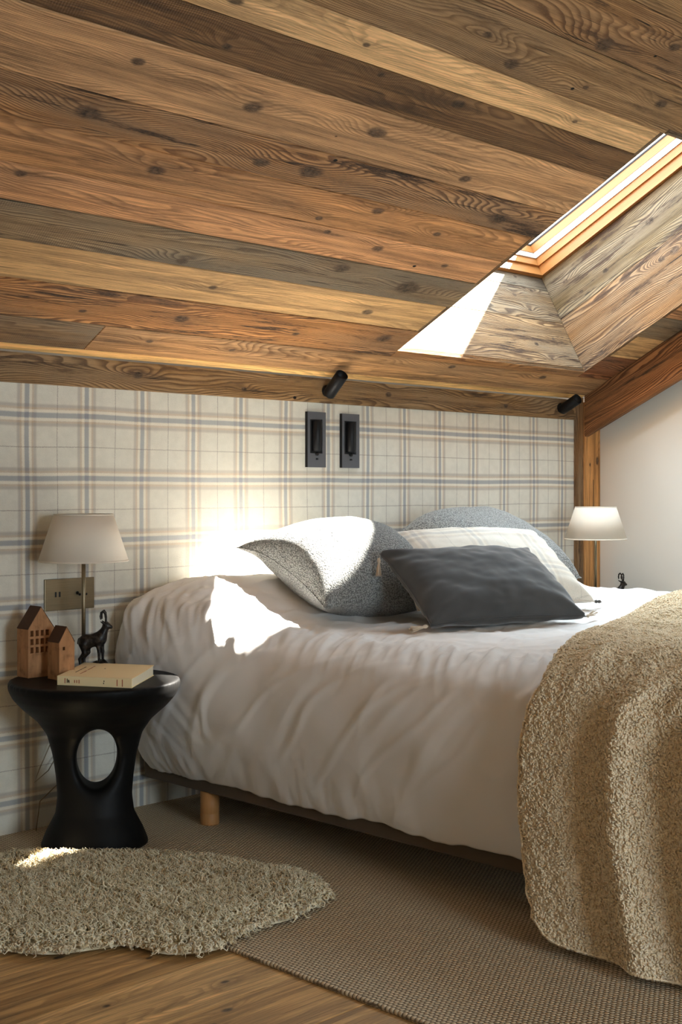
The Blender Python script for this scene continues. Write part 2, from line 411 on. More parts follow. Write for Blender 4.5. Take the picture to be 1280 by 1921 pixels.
def pine():
    b = NB('varnished_pine', .45, .35); u, v, _ = b.sep(b.uv()); n = b.noise(b.comb(b.math('MULTIPLY', u, 2.), b.math('MULTIPLY', v, 60)), 1, 3)
    g = b.ramp(b.math('FRACT', b.math('MULTIPLY', b.math('MULTIPLY_ADD', n, .02, v), 150)), (.3, .9))
    b.col(b.mix(b.math('MULTIPLY', g, .35), b.mix(n, rgb(152, 100, 52), rgb(168, 116, 64)), rgb(118, 72, 34))); b.bump(g, .0003, .4); return b.m
M['pine'] = pine()
M['alu'] = plain('pale_aluminium', rgb(196, 194, 190), .35, .5, .2)
M['gasket'] = plain('black_gasket', (.02, .02, .02), .6)
M['outer'] = plain('roof_shell', rgb(110, 96, 82), .9)
def glass():
    b = NB('window_glass', .02, .5); t = b.t; tr = b.n('ShaderNodeBsdfTransparent'); gl = b.n('ShaderNodeBsdfGlossy'); gl.inputs['Roughness'].default_value = .02
    lw = b.n('ShaderNodeLayerWeight'); fr = b.n('ShaderNodeMath', _operation='POWER'); b.l(lw.outputs['Facing'], fr.inputs[0]); fr.inputs[1].default_value = 4.0; mx = b.n('ShaderNodeMixShader'); b.l(fr.outputs[0], mx.inputs[0]); b.l(tr.outputs[0], mx.inputs[1]); b.l(gl.outputs[0], mx.inputs[2])
    out = [n for n in t.nodes if n.type == 'OUTPUT_MATERIAL'][0]; b.l(mx.outputs[0], out.inputs[0]); return b.m
M['glass'] = glass()

# ================================================================ SETTING
XL, XR, XW = -1.3, 5.07, 5.20                  # left wall, ceiling edge, white right wall
RS = 4.1                                       # ridge, along the slope
def st(o): o['kind'] = 'structure'; return o
# back wall, covered in tartan wool
st(box('wall_back', (XL, 0, 0), (5.032, .12, 1.40), M['tartan']))
def gable(name, x0, x1):
    r_ = cp(0, RS, .3); e_ = cp(0, -.24, .3); P = [(-6.4, 0), (e_.y, 0), (e_.y, e_.z), (r_.y, r_.z), (-6.4, r_.z - (r_.y + 6.4) * .527)]
    V = [(x, y, z) for x in (x0, x1) for (y, z) in P]
    bm = bmesh.new(); vs = [bm.verts.new(v) for v in V]
    bm.faces.new(vs[:5]); bm.faces.new(vs[5:][::-1])
    for i in range(5): bm.faces.new([vs[i], vs[(i + 1) % 5], vs[5 + (i + 1) % 5], vs[5 + i]])
    bmesh.ops.recalc_face_normals(bm, faces=bm.faces[:])
    return st(bmobj(name, bm, M['plaster']))
gable('wall_right', XW, XW + .09); gable('wall_left', XL - .09, XL)
ridge = cp(0, RS); yr, zr = ridge.y, ridge.z
# front wall with an opening for the glazed door
def wall_front():
    bm = bmesh.new()
    for lo, hi in (((XL - .1, WY - .1, 0), (.7, WY, 4.1)), ((2.3, WY - .1, 0), (XW + .1, WY, 4.1)), ((.7, WY - .1, 2.1), (2.3, WY, 4.1)), ((.7, WY - .1, 0), (2.3, WY, .3))):
        r = bmesh.ops.create_cube(bm, size=1)
        for v in r['verts']: v.co = Vector([(lo[i] + hi[i]) / 2 + v.co[i] * (hi[i] - lo[i]) for i in range(3)])
    return st(bmobj('wall_front', bm, M['plaster']))
wall_front()
fw = st(empty('window_2', (1.5, WY - .05, .25)))
for nm, lo, hi in (('frame_side', (-.8, -.03, 0), (-.74, .03, 1.9)), ('frame_side', (.74, -.03, 0), (.8, .03, 1.9)), ('mullion', (-.03, -.03, 0), (.03, .03, 1.9)), ('frame_rail', (-.74, -.03, 0), (.74, .03, .06)), ('frame_rail', (-.74, -.03, 1.84), (.74, .03, 1.9))):
    box(nm, lo, hi, M['pine'], fw)
box('pane', (-.74, -.006, .06), (-.03, .006, 1.84), M['glass'], fw); box('pane', (.03, -.006, .06), (.74, .006, 1.84), M['glass'], fw)
# ceiling: thick roof shell with the skylight opening, then the boards under it
def slab(bm, x0, x1, s0, s1, n0, n1):
    vs = [bm.verts.new(cp(x, s, n)) for n in (n0, n1) for s in (s0, s1) for x in (x0, x1)]
    for f in ((0, 1, 3, 2), (4, 6, 7, 5), (0, 4, 5, 1), (2, 3, 7, 6), (0, 2, 6, 4), (1, 5, 7, 3)): bm.faces.new([vs[i] for i in f])
bm = bmesh.new(); T = .02; XA, XB = XL - .1, XW + .1
slab(bm, XA, OX0 - T, -.32, RS, T, .66); slab(bm, OX1 + T, XB, -.32, RS, T, .66)
slab(bm, OX0 - T, OX1 + T, -.32, -T, T, .66); slab(bm, OX0 - T, OX1 + T, OS2 + T, RS, T, .66)
slab(bm, OX0 - T, OX1 + T, OS1 + T + .02, OS2 + T, T, .045)
ceiling = st(bmobj('ceiling', bm, M['outer']))
v2 = [(XA, yr, zr), (XB, yr, zr), (XB, -6.5, zr - (yr + 6.5) * .527), (XA, -6.5, zr - (yr + 6.5) * .527)]
V = [Vector(v) for v in v2] + [Vector(v) + Vector((0, 0, .3)) for v in v2]
st(mesh('ceiling_front', V, [(0, 1, 2, 3), (7, 6, 5, 4), (0, 4, 5, 1), (1, 5, 6, 2), (2, 6, 7, 3), (3, 7, 4, 0)], M['plaster']))
X_ = Vector((1, 0, 0))
seams = [-.214, -.179, -.042, .130, .290, .439, .573, .716, .852, 1.042, 1.168, OS1, 1.442, 1.62, 1.79, 1.93, 2.10, 2.25, 2.42, 2.6, 2.75, 2.93, 3.1, 3.25, 3.43, 3.6, 3.78, 3.95, 4.09]
#        tone, grey, saw, contrast, knots (x, s, radius)
PL = [(rgb(224, 180, 117), .0, .0, .5, []),
      (rgb(183, 139, 93), .35, .3, .8, [(2.512, -.098, .012), (3.984, -.064, .016), (2.86, -.10, .011), (4.6, -.07, .02)]),
      (rgb(183, 132, 82), .35, .1, 1.5, [(2.547, .039, .024), (3.461, .064, .03), (2.19, .02, .012), (3.05, .03, .013)]),
      (rgb(207, 167, 115), .15, .0, .5, [(2.55, .213, .014), (3.25, .20, .02)]),
      (rgb(154, 130, 98), .95, .7, .9, [(2.356, .313, .018), (2.943, .40, .028), (3.3, .36, .045)]),
      (rgb(209, 156, 109), .2, .1, .7, [(3.0, .52, .02), (1.70, .54, .015), (3.35, .50, .014), (2.75, .55, .012)]),
      (rgb(191, 141, 93), .25, .0, .7, [(2.039, .65, .024), (2.671, .60, .012), (2.85, .68, .02), (3.167, .637, .014)]),
      (rgb(183, 135, 87), .5, .0, 1.7, [(2.315, .762, .022), (2.49, .772, .034), (3.339, .766, .036), (1.75, .79, .03)]),
      (rgb(202, 159, 115), .2, .1, .6, [(2.148, .939, .024), (2.573, .969, .028), (3.033, .892, .020), (1.77, .976, .016)]),
      (rgb(132, 100, 67), .1, 1.0, .9, [(2.737, 1.14, .020), (2.417, 1.151, .012), (1.95, 1.09, .012)]),
      (rgb(224, 185, 135), .1, .0, .5, [(1.882, 1.215, .018), (3.2, 1.21, .010), (2.30, 1.22, .01)]),
      (rgb(165, 132, 93), .35, .3, .8, [(2.772, 1.315, .024), (2.609, 1.37, .014), (3.444, 1.37, .022), (3.1, 1.33, .010)]),
      (rgb(165, 126, 85), .3, .1, 1.2, [(3.005, 1.472, .030), (3.25, 1.55, .02)]),
      (rgb(156, 124, 87), .3, .3, .8, [(3.25, 1.70, .02)])]
random.seed(11)
for i in range(len(seams) - 1):
    s0, s1 = seams[i], seams[i + 1]
    if i < len(PL): tone, gr, sw, cn, kn = PL[i]
    else:
        tone, gr, sw, cn = random.choice(PL[1:])[:4]; kn = [(random.uniform(0, 5), (s0 + s1) / 2, random.uniform(.012, .03)) for _ in range(4)]
    gap = .0009
    spans = [(XL, XR)] if (s1 <= .0 + 1e-6 and s1 <= 0) or s0 >= OS1 - 1e-6 else [(XL, OX0), (OX1, XR)]
    if i == 2:   # the row that meets the lower edge of the skylight: notched round it
        spans = [(XL, OX0), (OX1, XR)]
    if i == 1: spans = [(XL, 2.31), (2.31, XR)]
    if i >= 12: spans = [(XL, random.uniform(1.2, 4)), (0, XR)]; spans[1] = (spans[0][1], XR)
    dz = random.uniform(-.0012, .0012); sd = random.uniform(0, 40)
    for j, (xa, xb) in enumerate(spans):
        t_, g_ = tone, gr
        if i == 1 and j == 0: t_, g_ = rgb(142, 112, 78), .9
        if i in (2,) and j == 1: t_ = rgb(150, 96, 58)
        board('plank', cp(xa + .0004, s0 + gap, T), X_, sv, -nv, xb - xa - .0008, s1 - s0 - 2 * gap, T + dz, M['wood'], ceiling, .0022, xa,
              t_, g_, sw, cn, [(k[0], k[1] - s0 - gap, k[2]) for k in kn], sd + 5 * j)
board('plank', cp(OX0 + .0004, -.042 + .001, T), X_, sv, -nv, OX1 - OX0 - .0008, .041, T, M['wood'], ceiling, .001, OX0, PL[2][0], .3, 0, 1.2, [], 3.3)
# skylight reveal boards
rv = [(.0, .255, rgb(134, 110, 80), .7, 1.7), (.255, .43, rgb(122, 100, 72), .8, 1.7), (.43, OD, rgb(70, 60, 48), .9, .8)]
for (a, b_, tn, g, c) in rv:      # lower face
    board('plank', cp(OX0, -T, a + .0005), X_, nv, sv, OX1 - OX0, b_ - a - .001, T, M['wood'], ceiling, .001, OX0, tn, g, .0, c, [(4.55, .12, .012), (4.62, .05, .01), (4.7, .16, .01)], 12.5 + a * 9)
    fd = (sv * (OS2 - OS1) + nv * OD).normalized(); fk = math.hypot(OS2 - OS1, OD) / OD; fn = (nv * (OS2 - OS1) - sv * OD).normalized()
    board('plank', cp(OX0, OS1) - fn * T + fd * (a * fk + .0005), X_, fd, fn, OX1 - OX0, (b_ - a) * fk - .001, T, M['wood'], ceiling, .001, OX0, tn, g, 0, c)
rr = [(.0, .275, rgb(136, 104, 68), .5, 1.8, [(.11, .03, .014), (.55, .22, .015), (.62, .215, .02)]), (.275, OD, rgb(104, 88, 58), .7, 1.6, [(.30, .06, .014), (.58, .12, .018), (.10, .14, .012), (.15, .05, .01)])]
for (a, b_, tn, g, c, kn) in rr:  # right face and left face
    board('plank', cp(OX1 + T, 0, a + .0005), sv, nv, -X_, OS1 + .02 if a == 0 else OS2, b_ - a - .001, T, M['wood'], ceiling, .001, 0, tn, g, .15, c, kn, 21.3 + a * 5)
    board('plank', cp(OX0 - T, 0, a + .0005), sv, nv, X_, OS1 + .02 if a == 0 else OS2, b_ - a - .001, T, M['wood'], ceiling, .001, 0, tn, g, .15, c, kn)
# fascia board over the tartan wall, corner post boards, sloping board on the right
tr = st(empty('trim_1', (2, 0, 1.38)))
def tboard(root, *a, **k):
    o = board(*a, **k); o.parent = root; o.matrix_parent_inverse = Matrix.Translation(root.location).inverted(); return o
tboard(tr, 'board', (XL, .012, 1.377), X_, (0, 0, 1), (0, -1, 0), 5.032 - XL, .092, .024, M['wood'], None, .0015, XL, tone=rgb(146, 114, 74), grey=.45, saw=.1, con=1.1, knots=[(2.54, .05, .016), (3.75, .05, .014), (4.5, .04, .012), (3.0, .03, .01)], seed=17.)
tr = st(empty('trim_2', (5.07, -.03, 0)))
tboard(tr, 'board', (5.033, .01, 0), (0, 0, 1), X_, (0, -1, 0), 1.48, .040, .036, M['wood'], None, .002, 0, tone=rgb(150, 112, 70), grey=.7, saw=0, con=1.2, seed=5.)
tboard(tr, 'board', (5.074, .01, 0), (0, 0, 1), X_, (0, -1, 0), 1.46, .126, .044, M['wood'], None, .003, 0, tone=rgb(204, 150, 92), grey=.12, saw=0, con=.5, knots=[(1.19, .10, .016), (1.17, .04, .008)], seed=8.)
# a long drying crack of the post
box('crack', (5.1400, -.0350, .3), (5.1422, -.0336, 1.1), M['gasket'], tr).matrix_parent_inverse = Matrix.Translation(tr.location).inverted()
tr = st(empty('trim_3', (5.08, -.04, 1.3)))
bsl = Vector((0, -1, .486)).normalized(); bup = Vector((0, .486, 1)).normalized()
o = Vector((5.098, -.036, 1.300))
tboard(tr, 'board', o, bsl, bup, -X_, 3.6, .186, .030, M['wood'], None, .003, 0, tone=rgb(142, 98, 60), grey=.1, saw=0, con=1.3, knots=[(.75, .03, .02), (-.12, .0, .02)], seed=28.)
# cut the bottom corner of the sloping board plumb with the post: clip in x-z done by bisect
me = tr.children[0].data; bm = bmesh.new(); bm.from_mesh(me)
bmesh.ops.bisect_plane(bm, geom=bm.verts[:] + bm.edges[:] + bm.faces[:], plane_co=(0, -.034, 0), plane_no=(0, 1, 0), clear_outer=True)
bmesh.ops.holes_fill(bm, edges=bm.edges[:]); bm.to_mesh(me); bm.free()

# roof window (window_1)
win = st(empty('window_1', cp((OX0 + OX1) / 2, OS2 / 2, OD)))
def wpart(nm, x0, x1, s0, s1, n0, n1, mat, along='x'):
    V = [cp(x, s, n) for n in (n0, n1) for s in (s0, s1) for x in (x0, x1)]
    UV = [((p.x, (p - LL).dot(sv) + (p - LL).dot(nv)) if along == 'x' else ((p - LL).dot(sv), p.x + (p - LL).dot(nv))) for p in V]
    o = mesh(nm, V, [(0, 2, 3, 1), (4, 5, 7, 6), (0, 1, 5, 4), (2, 6, 7, 3), (0, 4, 6, 2), (1, 3, 7, 5)], mat, None, uv=UV)
    o.parent = win; o.matrix_parent_inverse = Matrix.Translation(win.location).inverted(); return o
def ring4(nm, inset, wd, n0, n1, mat, top=True):
    x0, x1, s0, s1 = OX0 + inset, OX1 - inset, inset, OS2 - inset
    wpart(nm, x0, x1, s0, s0 + wd, n0, n1, mat); wpart(nm, x0, x1, s1 - wd, s1, n0, n1, mat)
    wpart(nm, x0, x0 + wd, s0 + wd, s1 - wd, n0, n1, mat, 's'); wpart(nm, x1 - wd, x1, s0 + wd, s1 - wd, n0, n1, mat, 's')
ring4('frame_board', -.02, .040, OD, OD + .045, M['pine'])
ring4('frame_board', -.02, .050, OD + .045, OD + .080, M['pine'])
ring4('aluminium_strip', -.02, .056, OD + .080, OD + .108, M['alu'])
ring4('sash_board', -.02, .058, OD + .108, OD + .145, M['pine'])
ring4('gasket', -.02, .060, OD + .145, OD + .151, M['gasket'])
ring4('glazing_bead', -.02, .062, OD + .151, OD + .185, M['alu'])
wpart('pane', OX0 + .06, OX1 - .06, .06, OS2 - .06, OD + .186, OD + .196, M['glass'])

# floor: boards on the left, carpet on the right
floor = st(box('floor', (XL - .1, WY - .1, -.1), (XW + .1, .12, -.015), M['outer']))
random.seed(5)
oak = [rgb(201, 163, 109), rgb(189, 152, 100), rgb(212, 175, 120), rgb(182, 145, 94)]
y = .10; k = 0
ys = [-1.0095 - .2105 * i for i in range(-5, 26)]
for k, yy in enumerate(ys):
    y0, y1 = yy - .2105, yy
    if y1 > 0.05: continue
    xc = random.uniform(.0, 1.7)
    for (xa, xb) in ((XL, xc), (xc, 2.2)):
        kn = [(random.uniform(xa, xb), random.uniform(.03, .18), random.uniform(.006, .012)) for _ in range(3)]
        board('plank', (xa + .0006, y0 + .0006, -.015), X_, (0, 1, 0), (0, 0, 1), xb - xa - .0012, .2105 - .0012, .015, M['floor'], floor, .0016, xa, random.choice(oak), .12, 0, .55, kn)
def carpet_obj():
    V = []; F = []; UV = None
    x0, x1, y0, y1 = 1.913, XW, WY, 0.0
    pts = [(x0 + .004, 0), (x0, .004), (x0 + .001, .009), (x0 + .005, .011), (x1, .011)]
    ny = 600; ysn = np.linspace(y1, y0, ny)
    for y in ysn:
        sc = .0022 * abs(math.sin(y * math.pi / .0115))
        for i, (x, z) in enumerate(pts): V.append((x - (sc if i < 4 else 0), y, z))
    n = len(pts)
    for j in range(ny - 1):
        for i in range(n - 1): F.append((j * n + i, j * n + i + 1, (j + 1) * n + i + 1, (j + 1) * n + i))
    return mesh('carpet', V, F, M['carpet'], smooth=True)
tag(carpet_obj(), 'beige loop-pile carpet with nubbly rows lying under the bed', 'carpet')

# ================================================================ BED
bed = tag(empty('bed', (3.45, -1.05, 0)), 'wide bed with dark taupe upholstered base on short round wooden legs', 'bed')
def ch(o, root): o.parent = root; o.matrix_parent_inverse = Matrix.Translation(root.location).inverted(); return o
BX0, BX1, BY0, BY1 = 2.552, 4.352, -2.06, -.03
ch(box('bed_base', (BX0, BY0, .113), (BX1, BY1, .26), M['taupe'], None, .006), bed)
ch(box('mattress', (BX0 + .02, BY0 + .01, .26), (BX1 - .02, BY1, .53), M['mattress'], None, .05, 4), bed)
def leg_mat():
    b = NB('leg_beech', .5, .3); n = b.noise(b.vm('MULTIPLY', b.obj(), (60, 60, 500)), 1, 2); n2 = b.noise(b.vm('MULTIPLY', b.obj(), (150, 150, 12)), 1, 3)
    b.col(b.mix(n2, rgb(168, 116, 66), rgb(200, 148, 94))); b.bump(n, .0003, .2); return b.m
M['leg'] = leg_mat()
for (lx, ly) in ((2.578, -.335), (4.33, -.335), (2.578, -1.82), (4.33, -1.82), (3.45, -1.05)):
    pr = [(0, .011), (.029, .011), (.030, .015), (.030, .045), (.0285, .047), (.030, .049), (.030, .113), (0, .113)]
    ch(lathe('leg', pr, M['leg'], None, 28, (lx, ly, 0)), bed)

# ---------------------------------------------------------------- duvet
BODY = [(2.540, .150), (2.520, .20), (2.492, .32), (2.482, .43), (2.502, .515), (2.565, .578), (2.70, .610), (3.0, .620), (3.45, .625), (3.9, .645), (4.15, .672), (4.32, .66), (4.41, .58), (4.43, .42), (4.40, .2)]
HEAD = [(2.545, .140), (2.500, .20), (2.445, .32), (2.422, .45), (2.418, .57), (2.452, .665), (2.545, .725), (2.80, .762), (3.35, .755), (3.9, .77), (4.18, .755), (4.34, .72), (4.42, .60), (4.44, .42), (4.41, .2)]
NB_, NY = 260, 430
Y0, Y1 = -.012, -2.16
bodyc = catmull(BODY, NB_); headc = catmull(HEAD, NB_)
def fbm(x, y, z=0., o=3):
    v = 0; a = 1; 
    for _ in range(o): v += a * mn.noise((x, y, z)); x *= 2.03; y *= 2.03; a *= .5
    return v
def sect(y):
    h = sstep(-.72, -.16, y)
    c = bodyc * (1 - h) + headc * h
    # round off near the wall
    e = sstep(-.10, 0, y); 
    c = c.copy(); c[:, 1] -= e * .05 * np.clip((c[:, 1] - .3) / .4, 0, 1); c[:, 0] += e * .04 * np.clip((2.9 - c[:, 0]) / .4, 0, 1)
    f = sstep(-2.0, -2.16, y) if False else min(max((-1.98 - y) / .18, 0), 1)
    c[:, 1] -= f * f * .05
    return c, h
def duvet_point(i, y, off=0.0, wr=1.0):
    pass
DV = np.zeros((NY, NB_, 3)); 
ysd = Y0 + (Y1 - Y0) * np.linspace(0, 1, NY)
for j, y in enumerate(ysd):
    c, h = sect(y)
    d = np.gradient(c, axis=0); L = np.linalg.norm(d, axis=1); nx, nz = -d[:, 1] / L, d[:, 0] / L
    arc = np.r_[0, np.cumsum(np.linalg.norm(np.diff(c, axis=0), axis=1))]
    for i in range(NB_):
        x, z = c[i]; a = arc[i]
        side = max(0, 1 - abs(a - .26) / .30)                    # left hanging side
        sh = math.exp(-((a - .585) / .115) ** 2)                   # left shoulder
        top = sstep(.50, .75, a) * (1 - sstep(2.2, 2.5, a))
        hem = math.exp(-(a / .13) ** 2)
        w_ = 0
        # gathers running over the shoulder, fanning towards the foot
        q = y - .50 * (a - .6)
        w_ += sh * (.0085 * fbm(q * 14, a * 2.4, 1.) + .011 * max(0, 1 - 3.0 * abs(mn.noise((q * 17, a * 3.5, 5.)))) + .006 * max(0, 1 - 3.5 * abs(mn.noise((q * 38, a * 7, 15.)))))
        # long soft diagonal folds on the side
        q2 = y * 1.0 - .9 * a
        w_ += side * (.006 * fbm(q2 * 4.2, a * 1.2, 9., 2) + .006 * h * fbm(q2 * 15, a * 2, 3.))
        r1 = 1 - abs(mn.noise(((y + .7 * a) * 7, a * 2.2, 21.))) * 2
        w_ += side * (.006 * max(0, r1 - .55) * 2.2 + .005 * max(0, 1 - 7 * abs(mn.noise(((y + .9 * a) * 5, a * 3.5, 41.)))))
        w_ += top * (.010 * fbm(x * 3.2, y * 3.8, 2.) + .0065 * max(0, 1 - 5 * abs(mn.noise((x * 4.5 + y * 1.5, y * 7, 7.)))) + .004 * max(0, 1 - 6 * abs(mn.noise((x * 9, y * 12 - x * 4, 17.)))))
        w_ += hem * (.008 * fbm(y * (9 + 9 * h), a * 4, 13.))
        zz = z + nz[i] * w_; xx = x + nx[i] * w_
        if i < 40: zz += (1 - i / 40) * (.014 * mn.noise((y * 5, 0, 4.)) + .004 * mn.noise((y * 22, 0, 4.)) + .010 * h)
        DV[j, i] = (xx, y, zz)
V = DV.reshape(-1, 3); F = [(j * NB_ + i, j * NB_ + i + 1, (j + 1) * NB_ + i + 1, (j + 1) * NB_ + i) for j in range(NY - 1) for i in range(NB_ - 1)]
# foot end: the cloth drops down
nb = len(V); foot = []
for k in range(1, 14):
    f = k / 13
    for i in range(NB_):
        p = DV[-1, i].copy(); zt = .16
        p[2] = p[2] + (min(p[2], zt) - p[2]) * f; p[1] -= .03 * math.sin(f * math.pi / 2) + .008 * mn.noise((p[0] * 6, f * 2, 0)) * f
        foot.append(p)
V = np.vstack([V, foot])
for k in range(13):
    a0 = (NY - 1) * NB_ if k == 0 else nb + (k - 1) * NB_; b0 = nb + k * NB_
    for i in range(NB_ - 1): F.append((a0 + i, a0 + i + 1, b0 + i + 1, b0 + i))
dv = mesh('duvet', V, F, M['linen'], smooth=True)
sm_ = dv.modifiers.new('thick', 'SOLIDIFY'); sm_.thickness = .006; sm_.offset = 1
tag(dv, 'white cotton duvet puffed over the whole bed and hanging down its side', 'duvet')

# ---------------------------------------------------------------- cushions
def pillow(name, BLc, edge, up, W, H, TK, mat, label, group=None, ears=.035, crease=.006, seed=0, nu=70, nv_=60, sag=.0, fp=3.2, fq=.5):
    """BLc bottom-left corner, edge and up unit vectors; inflated square with pinched corners, seam along the rim"""
    e = Vector(edge).normalized(); u = Vector(up); u = (u - e * u.dot(e)).normalized(); n = e.cross(u)
    root = empty(name, Vector(BLc) + e * W / 2); root['label'] = label; root['category'] = 'cushion'
    if group: root['group'] = group
    V = []; F = []; UV = []
    for side in (1, -1):
        for j in range(nv_ + 1):
            for i in range(nu + 1):
                a, b = 2 * i / nu - 1, 2 * j / nv_ - 1
                a = math.sin(a * math.pi / 2) * .35 + a * .65; b = math.sin(b * math.pi / 2) * .35 + b * .65
                pin_a = 1 - (ears / (W / 2)) * (1 - b * b) ** 1 * abs(a) ** 3 * 1.0
                pin_b = 1 - (ears / (H / 2)) * (1 - a * a) ** 1 * abs(b) ** 3 * 1.0
                px, py = a * pin_a * W / 2, b * pin_b * H / 2
                pf = max(0, (1 - abs(a) ** fp)) ** fq * max(0, (1 - abs(b) ** fp)) ** fq
                t = TK / 2 * pf
                rim = (1 - pf) * (pf > 0)
                ang = math.atan2(b, a)
                wr = crease * (fbm(a * 2 + seed, b * 2, side * 3.) * pf + rim * .9 * mn.noise((ang * 5 + seed, 3 * side, max(abs(a), abs(b)) * 3)))
                # diagonal pull folds near the corners
                cr = max(0, abs(a * b) - .35); wr += crease * 1.3 * cr * math.sin((abs(a) - abs(b)) * 14 + seed) * (pf > 0)
                t = t + wr if pf > 0 else 0
                if side < 0: t = max(t * .9, 0)
                p = e * px + u * (py + H / 2) + n * (t * side) - n * 0 + Vector((0, 0, -sag * abs(a) ** 3 * max(0, b) ** 3))
                V.append(p - e * 0); UV.append((px, py))
    m = (nu + 1) * (nv_ + 1)
    for s_ in range(2):
        for j in range(nv_):
            for i in range(nu):
                q = (s_ * m + j * (nu + 1) + i, s_ * m + j * (nu + 1) + i + 1, s_ * m + (j + 1) * (nu + 1) + i + 1, s_ * m + (j + 1) * (nu + 1) + i)
                F.append(q if s_ == 0 else q[::-1])
    # weld the rims
    me = bpy.data.meshes.new('cover'); me.from_pydata([tuple(v) for v in V], [], F)
    ul = me.uv_layers.new(name='UVMap'); li = np.empty(len(me.loops), dtype=np.int32); me.loops.foreach_get('vertex_index', li)
    ul.data.foreach_set('uv', np.array(UV, dtype=np.float32)[li].ravel())
    bm = bmesh.new(); bm.from_mesh(me); bmesh.ops.remove_doubles(bm, verts=bm.verts[:], dist=.0004); bmesh.ops.recalc_face_normals(bm, faces=bm.faces[:]); bm.to_mesh(me); bm.free()
    cv = link('cover', me, mat, root, True)
    # piping along the seam
    rimp = []
    for (sa, sb, ea, eb) in ((-1, -1, 1, -1), (1, -1, 1, 1), (1, 1, -1, 1), (-1, 1, -1, -1)):
        for k in range(24):
            f = k / 24; a = sa + (ea - sa) * f; b = sb + (eb - sb) * f
            pa = 1 - (ears / (W / 2)) * (1 - b * b) * abs(a) ** 3; pb = 1 - (ears / (H / 2)) * (1 - a * a) * abs(b) ** 3
            rimp.append(e * (a * pa * W / 2) + u * (b * pb * H / 2 + H / 2) + Vector((0, 0, -sag * abs(a) ** 3 * max(0, b) ** 3)))
    rimp.append(rimp[0])
    tube('piping', rimp, .0022, mat, root, 6)
    corners = {(sa, sb): root.location + e * (sa * W / 2) + u * (sb * H / 2 + H / 2) for sa in (-1, 1) for sb in (-1, 1)}
    return root, corners, (e, u, n)
def tassel(root, p, d, L=.045, mat=None):
    mat = mat or M['tassel']; p = Vector(p) - root.location; d = Vector(d).normalized(); rnd = random.Random(int(abs(p.x) * 1e4))
    V = []; F = []
    def strand(pts, r):
        b0 = len(V); k = 5
        for i, q in enumerate(pts):
            t = (Vector(pts[min(i + 1, len(pts) - 1)]) - Vector(pts[max(i - 1, 0)])).normalized(); x = t.cross(Vector((.3, .9, .31))).normalized(); y = t.cross(x)
            rr = r[i] if isinstance(r, list) else r
            for j in range(k): V.append(Vector(q) + (x * math.cos(j * 2 * math.pi / k) + y * math.sin(j * 2 * math.pi / k)) * rr)
        for i in range(len(pts) - 1):
            for j in range(k): F.append((b0 + i * k + j, b0 + i * k + (j + 1) % k, b0 + (i + 1) * k + (j + 1) % k, b0 + (i + 1) * k + j))
    strand([p + d * t for t in (0, .004, .008, .013, .017)], [.002, .005, .0065, .005, .004])
    side = d.cross(Vector((.2, .5, .9))).normalized(); s2 = d.cross(side)
    for k in range(26):
        a = rnd.uniform(0, 6.28); sp = rnd.uniform(.15, .5); dr = side * math.cos(a) + s2 * math.sin(a)
        pts = [p + d * .013 + dr * .002]
        for q in range(1, 6): pts.append(pts[-1] + (d + dr * sp * (.4 + .3 * math.sin(q * 2 + a))) * (L / 5) + Vector((rnd.uniform(-.0012, .0012), rnd.uniform(-.0012, .0012), 0)))
        strand(pts, .0010)
    return mesh('tassel', V, F, mat, root, True)
Z_ = Vector((0, 0, 1))
def updir(e, ang):
    e = Vector(e).normalized(); bck = Vector((-e.y, e.x, 0)); return bck * math.cos(R(ang)) + Z_ * math.sin(R(ang))
e1 = (.49, -.07, 0)
pillow('cushion', (2.765, -.66, .690), e1, updir(e1, 22), .60, .54, .31, M['boucle'], 'grey boucle cushion at the left with its top bleached by sunlight', ears=.034, seed=1, crease=.006, sag=.035, fp=2.0, fq=.62)
e2 = (.55, -.02, 0)
pillow('cushion', (3.68, -.56, .710), e2, updir(e2, 25), .56, .50, .26, M['boucle'], 'grey boucle cushion furthest back against the tartan wall, half hidden behind the plaid one', ears=.010, seed=4, crease=.006, sag=.045)
e3 = (.62, -.19, 0)
r3, c3, f3 = pillow('cushion', (3.08, -.755, .670), e3, updir(e3, 35), .71, .405, .17, M['tartan_pillow'], 'pale plaid cushion standing between the grey boucle and the charcoal ones', ears=.030, seed=7, crease=.008, sag=.02)
e4 = (.565, -.165, 0)
r4, c4, f4 = pillow('cushion', (2.90, -.965, .650), e4, updir(e4, 34), .585, .36, .16, M['velvet'], 'charcoal velvet oblong cushion with beige tassels in front of all the others', ears=.018, seed=2, crease=.010, sag=.0, fp=2.6, fq=.5)
tassel(r4, c4[(-1, 1)] + Vector((.0, .0, -.014)), (-.12, -.1, -.6)); tassel(r4, c4[(-1, -1)] + Vector((-.012, 0, .0)), (-.9, .25, -.1)); tassel(r4, c4[(1, -1)] + Vector((.006, 0, 0)), (1, .2, .1))
for k in ((-1, 1), (1, -1)): tassel(r3, c3[k], (k[0], 0, -.1), .02, M['dktip'])

# ---------------------------------------------------------------- sherpa throw
TP = [(2.385, .062), (2.398, .13), (2.408, .25), (2.415, .38), (2.425, .48), (2.462, .565), (2.55, .625), (2.70, .650), (3.0, .658), (3.45, .660), (3.9, .680), (4.15, .695), (4.34, .685), (4.44, .60), (4.46, .42)]
NT, NV = 230, 150
tc = catmull(TP, NT); arc = np.r_[0, np.cumsum(np.linalg.norm(np.diff(tc, axis=0), axis=1))]
d = np.gradient(tc, axis=0); Ln = np.linalg.norm(d, axis=1); tnx, tnz = -d[:, 1] / Ln, d[:, 0] / Ln
